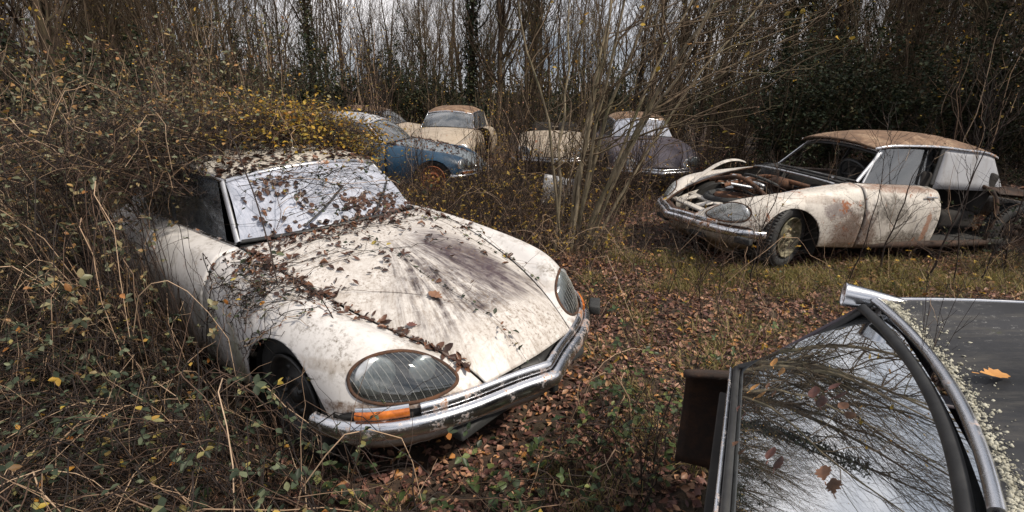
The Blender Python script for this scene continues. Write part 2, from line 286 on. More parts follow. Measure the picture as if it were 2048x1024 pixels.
# ------------------------------------------------------------------ mesh helpers
class Acc:
    """collects tubes, leaves and patches as numpy arrays; build() links them as one mesh object"""
    def __init__(s): s.V = []; s.F = []; s.n = 0
    def add(s, V, F, mi=0):
        V = np.asarray(V, float).reshape(-1, 3); F = np.asarray(F, int)
        if len(F) == 0: return
        s.V.append(V); s.F.append((F+s.n, mi)); s.n += len(V)
    def tube(s, P, r, sides=4, mi=0, cap=False):
        P = np.asarray(P, float); n = len(P); r = np.broadcast_to(np.asarray(r, float), (n,))
        T = np.gradient(P, axis=0); T /= np.linalg.norm(T, axis=1)[:, None]+1e-9
        ref = np.array([0, 0, 1.]) if abs(T[:, 2]).mean() < .8 else np.array([1., 0, 0])
        A = np.cross(T, ref); A /= np.linalg.norm(A, axis=1)[:, None]+1e-9; B = np.cross(A, T)
        th = np.arange(sides)*2*np.pi/sides
        V = P[:, None] + r[:, None, None]*(np.cos(th)[None, :, None]*A[:, None]+np.sin(th)[None, :, None]*B[:, None])
        i = np.arange(n-1)[:, None]*sides; j = np.arange(sides)[None]; k = (j+1) % sides
        F = np.stack([i+j, i+k, i+sides+k, i+sides+j], -1).reshape(-1, 4)
        s.add(V, F, mi)
        if cap:
            for e in (0, n-1):
                ring = V[e]; s.add(np.vstack([ring, ring.mean(0)]), [[a, (a+1) % sides, sides] for a in range(sides)], mi)
    def leaves(s, pos, d, nrm, L, W=.5, curl=.12, mi=0, fold=.15):
        pos = np.asarray(pos, float); N = len(pos)
        if N == 0: return
        d = np.asarray(d, float); d = d/(np.linalg.norm(d, axis=1)[:, None]+1e-9)
        sd_ = np.cross(d, nrm); sd_ /= np.linalg.norm(sd_, axis=1)[:, None]+1e-9; up = np.cross(sd_, d)
        L = np.broadcast_to(np.asarray(L, float), (N,))[:, None]; W = np.broadcast_to(np.asarray(W, float), (N,))[:, None]*L*.5
        cu = rng.normal(0, 1, (N, 1))*curl*L; fo = np.abs(rng.normal(1, .5, (N, 1)))*fold*L
        v0 = pos; v1 = pos+d*L*.42+sd_*W+up*fo; v2 = pos+d*L*.42-sd_*W+up*fo*.8; v3 = pos+d*L+up*cu; v4 = pos+d*L*.48
        v5 = pos+d*L*.78+sd_*W*.62+up*(fo*.6+cu*.6); v6 = pos+d*L*.78-sd_*W*.62+up*(fo*.6+cu*.6)
        V = np.stack([v0, v1, v2, v3, v4, v5, v6], 1).reshape(-1, 3)
        T = np.array([[0, 1, 4, 4], [0, 4, 2, 2], [4, 1, 5, 3], [4, 3, 6, 2]])
        b = (np.arange(N)*7)[:, None]
        s.add(V, np.concatenate([b+np.array([0, 1, 4]), b+np.array([0, 4, 2])]), mi)
        n0 = s.n-len(V)
        s.F.append((np.concatenate([b+np.array([4, 1, 5, 3]), b+np.array([4, 3, 6, 2])])+n0, mi))
    def blades(s, pos, d, L, wd, bend, mi=0):
        pos = np.asarray(pos, float); N = len(pos); d = d/np.linalg.norm(d, axis=1)[:, None]
        side = np.cross(d, [0, 0, 1.]); side /= np.linalg.norm(side, axis=1)[:, None]+1e-9
        hz = d*[1, 1, 0]; L = np.asarray(L)[:, None]; wd = np.asarray(wd)[:, None]; bend = np.asarray(bend)[:, None]
        out_ = []
        for k, q in ((0, 0), (1, .4), (2, .75)):
            c = pos+d*L*q+hz*bend*L*q*q-np.array([0, 0, 1.])*bend*L*q**3*.5
            ww = wd*(1-q*.6); out_ += [c-side*ww, c+side*ww]
        out_.append(pos+d*L+hz*bend*L-np.array([0, 0, 1.])*bend*L*.5)
        V = np.stack(out_, 1).reshape(-1, 3); b = (np.arange(N)*7)[:, None]
        s.add(V, np.concatenate([b+np.array([0, 1, 3, 2]), b+np.array([2, 3, 5, 4])]), mi)
        s.F.append((b+np.array([4, 5, 6])+s.n-len(V), mi))
    def mesh(s, name, mats, smooth=True):
        me = bpy.data.meshes.new(name)
        V = np.concatenate(s.V).astype(np.float32); me.vertices.add(len(V)); me.vertices.foreach_set('co', V.ravel())
        li = np.concatenate([f.ravel() for f, _ in s.F]).astype(np.int32)
        tot = np.concatenate([np.full(len(f), f.shape[1]) for f, _ in s.F]).astype(np.int32)
        mi = np.concatenate([np.full(len(f), m_) for f, m_ in s.F]).astype(np.int32)
        me.loops.add(len(li)); me.loops.foreach_set('vertex_index', li)
        me.polygons.add(len(tot)); st = np.concatenate([[0], np.cumsum(tot)[:-1]]).astype(np.int32)
        me.polygons.foreach_set('loop_start', st); me.polygons.foreach_set('loop_total', tot)
        me.polygons.foreach_set('material_index', mi)
        me.polygons.foreach_set('use_smooth', np.full(len(tot), smooth))
        for m_ in (mats if isinstance(mats, (list, tuple)) else [mats]): me.materials.append(m_)
        me.update(calc_edges=True); me.validate(); return me
    def build(s, name, mats, parent=None, smooth=True):
        o = bpy.data.objects.new(name, s.mesh(name, mats, smooth)); C.objects.link(o)
        if parent: o.parent = parent
        return o

def tag(o, label=None, cat=None, group=None, kind=None):
    if label: o['label'] = label
    if cat: o['category'] = cat
    if group: o['group'] = group
    if kind: o['kind'] = kind
    return o
def empty(name, loc=(0, 0, 0), rz=0, label=None, cat=None, group=None):
    o = bpy.data.objects.new(name, None); C.objects.link(o); o.location = loc; o.rotation_euler = (0, 0, rz)
    o.empty_display_size = .1
    return tag(o, label, cat, group)
def bevel(o, wd=.004, seg=2):
    m_ = o.modifiers.new('bevel', 'BEVEL'); m_.width = wd; m_.segments = seg; m_.limit_method = 'ANGLE'; return o
def solid(o, th=.004, off=-1):
    m_ = o.modifiers.new('solid', 'SOLIDIFY'); m_.thickness = th; m_.offset = off; return o

def box_acc(a, c, s, rot=None, mi=0, taper=1.):
    x, y, z = [q/2 for q in s]
    V = np.array([[-x, -y, -z], [x, -y, -z], [x, y, -z], [-x, y, -z], [-x*taper, -y*taper, z], [x*taper, -y*taper, z], [x*taper, y*taper, z], [-x*taper, y*taper, z]])
    if rot is not None: V = V@np.array(Matrix.Rotation(rot[0], 3, 'X')@Matrix.Rotation(rot[1], 3, 'Y')@Matrix.Rotation(rot[2], 3, 'Z')).T
    a.add(V+np.array(c), [[0, 3, 2, 1], [4, 5, 6, 7], [0, 1, 5, 4], [1, 2, 6, 5], [2, 3, 7, 6], [3, 0, 4, 7]], mi)
def lathe_acc(a, prof, c, axis='Y', n=40, mi=0, wob=None):
    prof = np.array(prof); th = np.arange(n)*2*np.pi/n; r = prof[:, 0][:, None]; h = np.broadcast_to(prof[:, 1][:, None], (len(prof), n))
    X = r*np.cos(th); Z = r*np.sin(th)
    V = {'Y': np.stack([X, h, Z], -1), 'Z': np.stack([X, Z, h], -1), 'X': np.stack([h, X, Z], -1)}[axis]+np.array(c)
    i = np.arange(len(prof)-1)[:, None]*n; j = np.arange(n)[None]; k = (j+1) % n
    a.add(V.reshape(-1, 3), np.stack([i+j, i+k, i+n+k, i+n+j], -1).reshape(-1, 4), mi)
def grid_faces(a, b):
    i = np.arange(a-1)[:, None]*b; j = np.arange(b-1)[None]
    return np.stack([i+j, i+j+1, i+b+j+1, i+b+j], -1).reshape(-1, 4)

# ------------------------------------------------------------------ spline net surfaces (u back from the nose, v to the car's right, z up)
def _ctrl(P, axis, k=.75):
    P = np.moveaxis(P, axis, 0); n = len(P); A = np.zeros((n, n)); A[0, 0] = A[-1, -1] = 1
    for i in range(1, n-1): A[i, i-1] = A[i, i+1] = 1/6; A[i, i] = 4/6
    Q = np.linalg.solve(A, P.reshape(n, -1)).reshape(P.shape); return np.moveaxis(k*Q+(1-k)*P, 0, axis)
def _pad(P, axis):
    P = np.moveaxis(P, axis, 0); P = np.concatenate([2*P[:1]-P[1:2], P, 2*P[-1:]-P[-2:-1]]); return np.moveaxis(P, 0, axis)
class Net:
    def __init__(s, rails, k=.75):
        P = np.array(rails, float); s.J, s.I = P.shape[:2]
        s.P = _pad(_pad(_ctrl(_ctrl(P, 0, k), 1, k), 0), 1)
    def __call__(s, a, b):
        a = np.clip(np.asarray(a, float), 0, s.J-1-1e-9); b = np.clip(np.asarray(b, float), 0, s.I-1-1e-9)
        i = np.floor(a).astype(int); j = np.floor(b).astype(int); f = a-i; g = b-j
        wf = lambda t: [(1-t)**3/6, (3*t**3-6*t**2+4)/6, (-3*t**3+3*t**2+3*t+1)/6, t**3/6]
        A = wf(f); B = wf(g); R_ = 0
        for p in range(4):
            for q in range(4): R_ = R_+(A[p]*B[q])[..., None]*s.P[i+p, j+q]
        return R_
    def nrm(s, a, b, e=.02):
        a = np.asarray(a, float); b = np.asarray(b, float)
        n = np.cross(s(a+e, b)-s(a-e, b), s(a, b+e)-s(a, b-e)); return n/(np.linalg.norm(n, axis=-1)[..., None]+1e-12)
SINK = .03
def loc(P, side=1):
    """net coordinates -> car-local x forward, y left, z up; side=-1 mirrors to the car's left"""
    P = np.asarray(P, float); return np.stack([1.5-P[..., 0], -P[..., 1]*side, P[..., 2]-SINK], -1)

FR = [
 [(.06,0,.495),(.14,0,.585),(.28,0,.668),(.52,0,.755),(.80,0,.835),(1.05,0,.890),(1.28,0,.930),(1.46,0,.952)],
 [(.065,.13,.495),(.145,.14,.583),(.285,.155,.665),(.525,.18,.752),(.80,.20,.832),(1.05,.21,.886),(1.28,.23,.918),(1.48,.23,.945)],
 [(.08,.25,.49),(.165,.27,.570),(.305,.31,.648),(.54,.37,.728),(.80,.41,.798),(1.05,.44,.855),(1.30,.46,.900),(1.54,.46,.930)],
 [(.10,.34,.48),(.195,.37,.545),(.335,.425,.608),(.56,.51,.676),(.80,.575,.742),(1.05,.62,.808),(1.31,.65,.862),(1.62,.66,.905)],
 [(.13,.45,.47),(.225,.46,.560),(.36,.505,.650),(.57,.605,.725),(.80,.655,.775),(1.05,.69,.815),(1.32,.715,.855),(1.66,.725,.885)],
 [(.20,.60,.46),(.275,.595,.585),(.395,.62,.692),(.58,.69,.752),(.80,.73,.792),(1.05,.755,.820),(1.32,.77,.845),(1.66,.775,.868)],
 [(.31,.735,.46),(.36,.725,.585),(.46,.735,.680),(.60,.77,.730),(.80,.80,.755),(1.05,.815,.775),(1.32,.825,.793),(1.66,.825,.808)],
 [(.42,.82,.455),(.45,.815,.555),(.52,.825,.625),(.64,.845,.655),(.81,.865,.672),(1.05,.875,.682),(1.32,.88,.69),(1.66,.875,.70)],
 [(.475,.845,.43),(.50,.85,.48),(.57,.865,.525),(.68,.88,.545),(.83,.893,.56),(1.05,.90,.565),(1.32,.90,.565),(1.66,.893,.565)],
 [(.49,.845,.38),(.52,.85,.40),(.59,.865,.42),(.69,.88,.43),(.83,.89,.44),(1.05,.90,.44),(1.32,.895,.43),(1.66,.885,.42)],
 [(.50,.83,.31),(.53,.84,.31),(.60,.85,.31),(.70,.86,.30),(.83,.87,.29),(1.05,.88,.28),(1.32,.87,.26),(1.66,.86,.25)],
]
front = Net(FR)
ARCH = (.865, .28, .345, .385)   # centre u, z, radii
def arch_g(P): return ((P[..., 0]-ARCH[0])/ARCH[2])**2+((P[..., 2]-ARCH[1])/ARCH[3])**2-1
LC = (5.25, .98, 1.55, .80)      # headlamp opening: centre rail, centre station, half sizes
def lamp_g(a, b): return (np.abs((a-LC[0])/LC[2])**2.4+np.abs((b-LC[1])/LC[3])**2.4)-1

def panel(net, a0, a1, b0, b1, na, nb, holes=(), off=0.):
    """grid patch of the net with holes: each hole is (g(P,a,b), centre) and its rim is snapped smooth"""
    A, B = np.meshgrid(np.linspace(a0, a1, na), np.linspace(b0, b1, nb), indexing='ij')
    F = grid_faces(na, nb); keep = np.ones(len(F), bool)
    for g, (ca, cb) in holes:
        ins = (g(net(A, B), A, B) < 0).ravel(); k = ~ins[F].all(1); keep &= k
        used = np.zeros(A.size, bool); used[F[k].ravel()] = True; idx = np.where(used & ins)[0]
        a = A.ravel(); b = B.ravel()
        lo = np.ones(len(idx)); hi = np.full(len(idx), 3.)
        for _ in range(24):
            mid = (lo+hi)/2; aa = ca+(a[idx]-ca)*mid; bb = cb+(b[idx]-cb)*mid
            inside = g(net(aa, bb), aa, bb) < 0; lo = np.where(inside, mid, lo); hi = np.where(inside, hi, mid)
        a[idx] = np.clip(ca+(a[idx]-ca)*lo, a0, a1); b[idx] = np.clip(cb+(b[idx]-cb)*lo, b0, b1); A = a.reshape(A.shape); B = b.reshape(B.shape)
    P = net(A, B)
    if off: P = P+net.nrm(A, B)*off
    return P.reshape(-1, 3), F[keep]
def mk_panel(name, mat, parent, P, F, side=1, th=.006):
    a = Acc(); V = loc(P, side); used = np.zeros(len(V), bool); used[F.ravel()] = True; rm = np.cumsum(used)-1
    a.add(V[used], rm[F] if side == 1 else rm[F][:, ::-1]); o = a.build(name, mat, parent)
    return solid(o, th, -1) if th else o

def arc_pts(net, a0, a1, b, n=20): return net(np.linspace(a0, a1, n), np.full(n, b))

# body side behind the front wings: rails from belt to sill, stations along u
def side_rail(u, v, z): return list(zip(u, v, z))
SU = (1.66, 2.0, 2.4, 2.8, 3.2, 3.6, 4.0, 4.4, 4.7, 4.86)
SD = [
 side_rail(SU, (.64, .645, .64, .63, .62, .60, .56, .50, .43, .38), (.90, .90, .90, .895, .885, .875, .85, .78, .68, .60)),
 side_rail(SU, (.725, .73, .73, .725, .715, .69, .645, .575, .49, .43), (.885, .885, .882, .875, .865, .85, .82, .75, .65, .57)),
 side_rail(SU, (.775, .785, .785, .78, .77, .745, .70, .625, .53, .46), (.868, .868, .865, .858, .845, .825, .79, .715, .62, .545)),
 side_rail(SU, (.825, .83, .83, .825, .815, .79, .745, .665, .56, .485), (.808, .808, .805, .80, .785, .765, .73, .66, .57, .50)),
 side_rail(SU, (.875, .878, .878, .87, .855, .83, .78, .70, .59, .505), (.70, .70, .70, .69, .68, .66, .63, .58, .51, .46)),
 side_rail(SU, (.893, .895, .893, .885, .868, .84, .79, .71, .60, .51), (.565, .565, .565, .56, .55, .54, .52, .48, .44, .41)),
 side_rail(SU, (.885, .885, .883, .875, .86, .83, .78, .70, .59, .50), (.42, .42, .42, .42, .42, .41, .40, .38, .37, .36)),
 side_rail(SU, (.86, .86, .858, .85, .835, .805, .755, .68, .57, .49), (.25, .25, .25, .25, .25, .26, .29, .31, .31, .31)),
]
sidenet = Net(SD)
def su(u): return float(np.interp(u, SU, range(len(SU))))
# boot lid and tail
BT = []
for fr in np.linspace(0, 1, 5):
    BT.append([(u, fr*v, z+(1-fr**2)*bul) for (u, v, z), bul in zip(SD[0][5:], (.03, .05, .055, .05, .04))])
bootnet = Net(BT)
# roof: rails from the centre to the gutter
RF = [
 [(1.93,0,1.288),(2.10,0,1.342),(2.40,0,1.395),(2.75,0,1.405),(3.10,0,1.39),(3.38,0,1.335),(3.55,0,1.288)],
 [(1.935,.17,1.284),(2.11,.18,1.336),(2.40,.19,1.388),(2.75,.19,1.398),(3.10,.19,1.382),(3.38,.18,1.330),(3.56,.17,1.283)],
 [(1.955,.32,1.270),(2.12,.34,1.318),(2.40,.36,1.365),(2.75,.36,1.388),(3.10,.355,1.353),(3.39,.34,1.312),(3.585,.32,1.268)],
 [(1.985,.44,1.250),(2.14,.465,1.292),(2.40,.49,1.338),(2.75,.49,1.340),(3.10,.48,1.310),(3.40,.455,1.280),(3.615,.42,1.240)],
 [(2.025,.52,1.225),(2.16,.55,1.258),(2.40,.575,1.282),(2.75,.575,1.285),(3.10,.56,1.262),(3.42,.53,1.245),(3.64,.495,1.190)],
]
roofnet = Net(RF)

def curve_base(a):  # windscreen base, a in -1..1
    a = np.asarray(a, float); q = np.abs(a); return np.stack([1.47+.26*q**2.3, .615*a-.0*q, .955-.045*q**2], -1)
def curve_top(a):
    q = np.abs(a); return np.stack([1.925+.105*q**2, .525*a, 1.277-.060*q**2.2], -1)
def rbase(a):
    q = np.abs(a); return np.stack([3.955+.0*q, .53*a-.0*q, .862-.008*q**2], -1)
def rtop(a):
    q = np.abs(a); return np.stack([3.565+.078*q**2, .47*a, 1.272-.095*q**2.4], -1)
def sheet(top, base, a0=-1, a1=1, na=36, nb=16, bul=.035, inset=0.):
    A, B = np.meshgrid(np.linspace(a0, a1, na), np.linspace(inset, 1-inset, nb), indexing='ij')
    T = top(A); S = base(A); P = S*(1-B)[..., None]+T*B[..., None]
    n = np.array([-.7 if top is curve_top else .7, 0, .7]); P = P+n*(bul*4*B*(1-B))[..., None]
    return P.reshape(-1, 3), grid_faces(na, nb)

def strip(name, mat, parent, line, wd, th, nrm, side=1, n_r=3):
    """rounded strip swept along a line (net coords); nrm = outward direction per point"""
    P = loc(line, side); a = Acc(); n = len(P)
    nr = loc(line+nrm, side)-P; nr /= np.linalg.norm(nr, axis=1)[:, None]
    T = np.gradient(P, axis=0); T /= np.linalg.norm(T, axis=1)[:, None]; S = np.cross(T, nr); S /= np.linalg.norm(S, axis=1)[:, None]
    th_ = np.linspace(0, np.pi, 7); prof = [(-math.cos(q), math.sin(q)**.7) for q in th_]+[(1, -.4), (-1, -.4)]
    V = np.stack([P+S*(x*wd/2)+nr*(y*th) for x, y in prof], 1); k = len(prof)
    i = np.arange(n-1)[:, None]*k; j = np.arange(k)[None]; kk = (j+1) % k
    a.add(V, np.stack([i+j, i+kk, i+k+kk, i+k+j], -1).reshape(-1, 4)); 
    a.add(np.vstack([V[0], V[-1]]), [list(range(k))[::-1], [k+q for q in range(k)]]); return a.build(name, mat, parent)

def bumper_curve(n=61):
    pts = np.array([(.56,.905,.40),(.46,.888,.402),(.36,.835,.402),(.25,.735,.402),(.15,.58,.402),(.08,.40,.402),(.03,.20,.400),(-.015,.06,.397),(-.03,0,.393)])
    t = np.linspace(0, len(pts)-1, n//2+1); h = Net([pts, pts, pts, pts])(np.full(len(t), 1.5), t)
    m_ = h[:-1] if True else h; return np.vstack([h, (h*[1, -1, 1])[::-1][1:]])

def wheel(parent, u, v, r, tyre=True, rimm=None, steer=0., lean=0., name='wheel', z=None):
    p = loc(np.array((u, v, (z if z is not None else r)+SINK)))
    e = bpy.data.objects.new(name, None); C.objects.link(e); e.parent = parent; e.location = p
    e.rotation_euler = (lean, 0, steer+(0 if v < 0 else math.pi))   # outer face is +y of the wheel
    if tyre:
        a = Acc(); w_ = .09
        lathe_acc(a, [(r*.62, -w_*.7), (r*.75, -w_*.95), (r*.90, -w_), (r*.975, -w_*.8), (r, -w_*.45), (r, 0), (r, w_*.45), (r*.975, w_*.8), (r*.90, w_), (r*.75, w_*.95), (r*.62, w_*.7), (r*.60, w_*.3)], (0, 0, 0), 'Y', 56)
        for k in range(56):
            th = k*2*math.pi/56
            for yy in (-.05, 0, .05):
                c = (math.cos(th+yy*2)*(r-.001), yy, math.sin(th+yy*2)*(r-.001)); box_acc(a, c, (.012, .036, r*.07), (0, -th-yy*2, 0))
        a.build('tyre', m_rubber, e)
    a = Acc(); q = r*.62
    lathe_acc(a, [(q*1.04, .078), (q*1.07, .092), (q*1.0, .094), (q*.95, .075), (q*.90, .045), (q*.78, .035), (q*.62, .050), (q*.50, .072), (q*.34, .078), (q*.30, .060), (q*.22, .060), (q*.18, .085), (.001, .09)], (0, 0, 0), 'Y', 40)
    lathe_acc(a, [(q*1.04, -.08), (q*.95, -.05), (q*.9, .0), (q*.9, .045)], (0, 0, 0), 'Y', 40)
    for k in range(5):
        th = k*2*math.pi/5; lathe_acc(a, [(.012, .062), (.012, .085), (.001, .086)], (q*.42*math.cos(th), 0.01, q*.42*math.sin(th)), 'Y', 8)
    for k in range(10):
        th = k*2*math.pi/10+.1; lathe_acc(a, [(.018, .0), (.018, .046), (.001, .0465)], (q*.72*math.cos(th), 0, q*.72*math.sin(th)), 'Y', 10)
    a.build('rim', [rimm or m_rim], e)
    return e

def headlamp(car, side, lensm, rimm):
    th = np.linspace(0, 2*np.pi, 60, endpoint=False)
    sg = lambda x, p: np.sign(x)*np.abs(x)**p
    ra = LC[0]+LC[2]*sg(np.cos(th), 2/2.4); rb = LC[1]+LC[3]*sg(np.sin(th), 2/2.4)
    hl = bpy.data.objects.new('headlight', None); C.objects.link(hl); hl.parent = car
    # lens: concentric rings in net space pushed gently outward
    a = Acc(); rings = [0.02, .25, .5, .72, .88, .97, 1.0]; V = []
    for q in rings:
        A = LC[0]+(ra-LC[0])*q; B = LC[1]+(rb-LC[1])*q; P = front(A, B); N = front.nrm(A, B); 
        if (N[:, 0] > 0).mean() > .5: N = -N
        V.append(loc(P+N*(.012*(1-q**4)+.001), side))
    n = 60; V = np.concatenate(V); i = np.arange(len(rings)-1)[:, None]*n; j = np.arange(n)[None]; k = (j+1) % n
    a.add(V, np.stack([i+j, i+k, i+n+k, i+n+j], -1).reshape(-1, 4)); a.add(V[:n], [list(range(n))]); a.build('lens', lensm, hl)
    # rim
    P = front(ra, rb); a = Acc(); Q = loc(P, side); a.tube(np.vstack([Q, Q[:2]]), .0085, 7); a.build('lamp_rim', rimm, hl)
    # fine vertical prism lines on the glass
    a = Acc()
    for x in np.linspace(-.86, .86, 15):
        h = (1-abs(x)**2.4)**(1/2.4)*.93; A = np.full(12, LC[0]+LC[2]*x)+np.linspace(-.10, .10, 12); B = LC[1]+LC[3]*np.linspace(-h, h, 12)
        P = front(A, B); N = front.nrm(A, B); N = -N if (N[:, 0] > 0).mean() > .5 else N
        q = np.hypot((A-LC[0])/LC[2], (B-LC[1])/LC[3]); a.tube(loc(P+N*(.0125*(1-np.clip(q, 0, 1)**4)+.0015)[:, None], side), .0007, 4)
    a.build('prism_lines', m_prism, hl)
    # bucket behind the glass with two lamps
    a = Acc(); V = []
    for q, dpt in ((1., 0.), (.97, .05), (.93, .11), (.6, .14), (.02, .145)):
        A = LC[0]+(ra-LC[0])*q; B = LC[1]+(rb-LC[1])*q; P = front(A, B)+np.array([dpt, -dpt*.25, -dpt*.12]); V.append(loc(P, side))
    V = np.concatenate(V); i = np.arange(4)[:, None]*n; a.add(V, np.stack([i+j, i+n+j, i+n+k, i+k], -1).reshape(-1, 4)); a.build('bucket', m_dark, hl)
    for (ra_, r_) in ((LC[0]+.62, .088), (LC[0]-.68, .062)):
        c = loc(front(np.array(ra_), np.array(LC[1]))+np.array([.055, -.012, -.006]), side)
        a = Acc(); lathe_acc(a, [(r_, 0.), (r_*1.02, .008), (r_*.97, .014), (r_*.8, .022), (r_*.45, .03), (.001, .033)], (0, 0, 0), 'X', 28)
        o = a.build('lamp', m_reflector, hl); o.location = c; o.rotation_euler = (0, -.05, -.28*side)
    return hl

def make_ds(label, white, roofm, hoodm, hero=0, screen=None, parts=('hood', 'screen', 'roof', 'doors', 'tail'), lensm=None, front_wheel=True, chrm=None, name='abandoned_saloon_car', rim=None, seat=True, rear_stub=None, tailm=None):
    car = empty(name, label=label, cat='car'); k = 2 if hero else 1; chrm = chrm or m_chrome
    na, nb = (46, 80) if hero else (26, 44)
    hole_arch = (lambda P, a, b: arch_g(P), (10.3, 4.1)); hole_lamp = (lambda P, a, b: lamp_g(a, b), (LC[0], LC[1]))
    for s in (1, -1):
        P, F = panel(front, 3.09, 10, 0, 7, na*2, nb, (hole_lamp, hole_arch)); mk_panel('front_wing', white, car, P, F, s)
        headlamp(car, s, lensm or m_lens, m_rustd if hero else chrm)
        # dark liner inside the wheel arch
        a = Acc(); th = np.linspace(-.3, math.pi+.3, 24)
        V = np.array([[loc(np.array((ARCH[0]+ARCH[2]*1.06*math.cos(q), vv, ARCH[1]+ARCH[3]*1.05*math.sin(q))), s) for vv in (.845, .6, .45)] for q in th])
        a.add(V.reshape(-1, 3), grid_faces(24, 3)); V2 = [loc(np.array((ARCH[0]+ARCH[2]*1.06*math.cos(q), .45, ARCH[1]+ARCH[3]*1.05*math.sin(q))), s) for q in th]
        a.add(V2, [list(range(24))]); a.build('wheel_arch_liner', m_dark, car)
        if front_wheel: wheel(car, .875, .75*s, .325, rimm=rim, steer=.42 if hero == 2 else 0.)
        if 'doors' in parts or hero == 1:
            for nm, u0, u1 in (('front_door', 1.675, 2.66), ('rear_door', 2.675, 3.45)):
                P, F = panel(sidenet, .15, 7, su(u0), su(u1), 24, 24); o = mk_panel(nm, white, car, P, F, s, .02)
                a = Acc(); hp = sidenet(np.full(8, 3.0), np.linspace(su(u1-.20), su(u1-.05), 8)); a.tube(loc(hp+np.array([0, .02, 0]), s), .009, 6, cap=True); a.build('handle', chrm, o)
        if 'tail' in parts:
            if not (hero == 2 and s < 0):
                P, F = panel(sidenet, .0, 7, su(3.465), len(SU)-1, 24, 34); mk_panel('rear_wing', tailm or white, car, P, F, s)
            else:
                P, F = panel(sidenet, .0, 2.2, su(3.465), len(SU)-1, 12, 34); mk_panel('rear_wing', m_stub, car, P, F, s)
            wheel(car, 3.98, .62*s, .325, rimm=rim if hero != 2 else m_stub)
        # belt chrome, roof gutter
        if 'doors' in parts or 'roof' in parts:
            L = sidenet(np.full(24, .12), np.linspace(su(1.72), su(3.9 if 'tail' in parts else 2.7), 24)); 
            if 'doors' in parts: strip('belt_trim', chrm, car, L+np.array([0, 0, .006]), .022, .008, np.tile([0, .5, .8], (24, 1)), s)
        if 'roof' in parts:
            L = roofnet(np.full(40, 4.0), np.linspace(0, 6, 40)); strip('gutter', chrm, car, L+np.array([0, .008, -.008]), .030, .010, np.tile([0, .9, .3], (40, 1)), s)
            # pillars
            b0 = curve_base(np.array(1.0)); t0 = curve_top(np.array(1.0)); L = np.linspace(b0, t0, 8)+np.array([0.01, .012, -.003])
            strip('windscreen_pillar', m_alu if hero else chrm, car, L, .036, .012, np.tile([-.3, .9, .2], (8, 1)), s)
            bb = sidenet(np.array(.1), np.array(su(2.68))); tt = roofnet(np.array(3.95), np.array(3.1)); L = np.linspace(bb, tt, 6); strip('centre_pillar', m_seal, car, L, .05, .01, np.tile([0, .9, .2], (6, 1)), s)
            # rear quarter pillar panel
            if hero == 2 and s < 0: continue
            P0 = [sidenet(np.array(.1), np.array(su(q))) for q in (3.42, 3.60, 3.80, 3.97)]; P1 = [roofnet(np.array(4.), np.array(q)) for q in (5.05, 5.4, 5.75, 6.)]
            G = np.array([[np.array(a_)*(1-t)+np.array(b_)*t for t in np.linspace(0, 1, 8)] for a_, b_ in zip(P0, P1)]); a = Acc(); a.add(loc(G, s), grid_faces(4, 8)); solid(a.build('quarter_pillar', white if hero != 2 else m_stub, car), .012, 0)
            # side windows
            for nm, u0, u1, t0_, t1_ in (('front_side_window', 1.83, 2.66, .65, 3.05), ('rear_side_window', 2.70, 3.42, 3.15, 5.0)):
                if 'doors' not in parts: continue
                P0 = sidenet(np.full(10, .1), np.linspace(su(u0), su(u1), 10)); P1 = roofnet(np.full(10, 3.97), np.linspace(t0_, t1_, 10))
                tt = np.linspace(0, 1, 6)[None, :, None]; G = P0[:, None]*(1-tt)+P1[:, None]*tt; a = Acc(); a.add(loc(G, s), grid_faces(10, 6)); a.build(nm, m_sideglass, car)
    if 'hood' in parts:
        aa = np.linspace(-2.95, 2.95, 60 if hero else 34); bb = np.linspace(0, 7, 60 if hero else 34)
        A, B = np.meshgrid(aa, bb, indexing='ij'); P = front(np.abs(A), B)*np.stack([np.ones_like(A), np.where(A < 0, -1, 1), np.ones_like(A)], -1)
        a = Acc(); a.add(loc(P), grid_faces(*A.shape)); o = a.build('bonnet', hoodm, car); solid(o, .012, -1)
    else: pass
    # cowl panel across the base of the windscreen
    if 'roof' in parts or 'cowl' in parts:
        A = np.linspace(-1, 1, 24); b0 = curve_base(A); f0 = front(np.abs(A)*3.0, np.full(24, 6.96))*np.stack([np.ones(24), np.sign(A), np.ones(24)], -1)
        tt = np.linspace(0, 1, 4)[None, :, None]; G = (f0+np.array([0, 0, -.014]))[:, None]*(1-tt)+(b0+np.array([.03, 0, -.018]))[:, None]*tt; a = Acc(); a.add(loc(G), grid_faces(24, 4)); solid(a.build('cowl', m_seal, car), .01)
    # nose underside
    bc = bumper_curve()
    nr = np.gradient(bc, axis=0); nr = np.stack([nr[:, 1], -nr[:, 0], 0*nr[:, 0]], -1); nr /= np.linalg.norm(nr, axis=1)[:, None]
    nr *= -1 if nr[30, 0] > 0 else 1
    n_ = len(bc); o = strip('bumper', chrm, car, bc, .082, .030, nr)
    sl = slice(14, n_-14); up = bc[sl]+np.array([.035, 0, .058]); strip('grille_bar', chrm, car, up, .050, .018, nr[sl]+np.array([0, 0, .35]))
    G = []
    for q, (dz, dr) in enumerate(((-.02, -.035), (-.09, -.045), (-.16, -.11), (-.19, -.22)) if hero != 2 else ((-.02, -.035), (-.10, -.05), (-.19, -.16), (-.25, -.36))):
        G.append(bc[3:-3]+nr[3:-3]*dr+np.array([0, 0, dz]))
    G = np.array(G); a = Acc(); a.add(loc(G), grid_faces(4, n_-6)); solid(a.build('valance', white, car), .006)
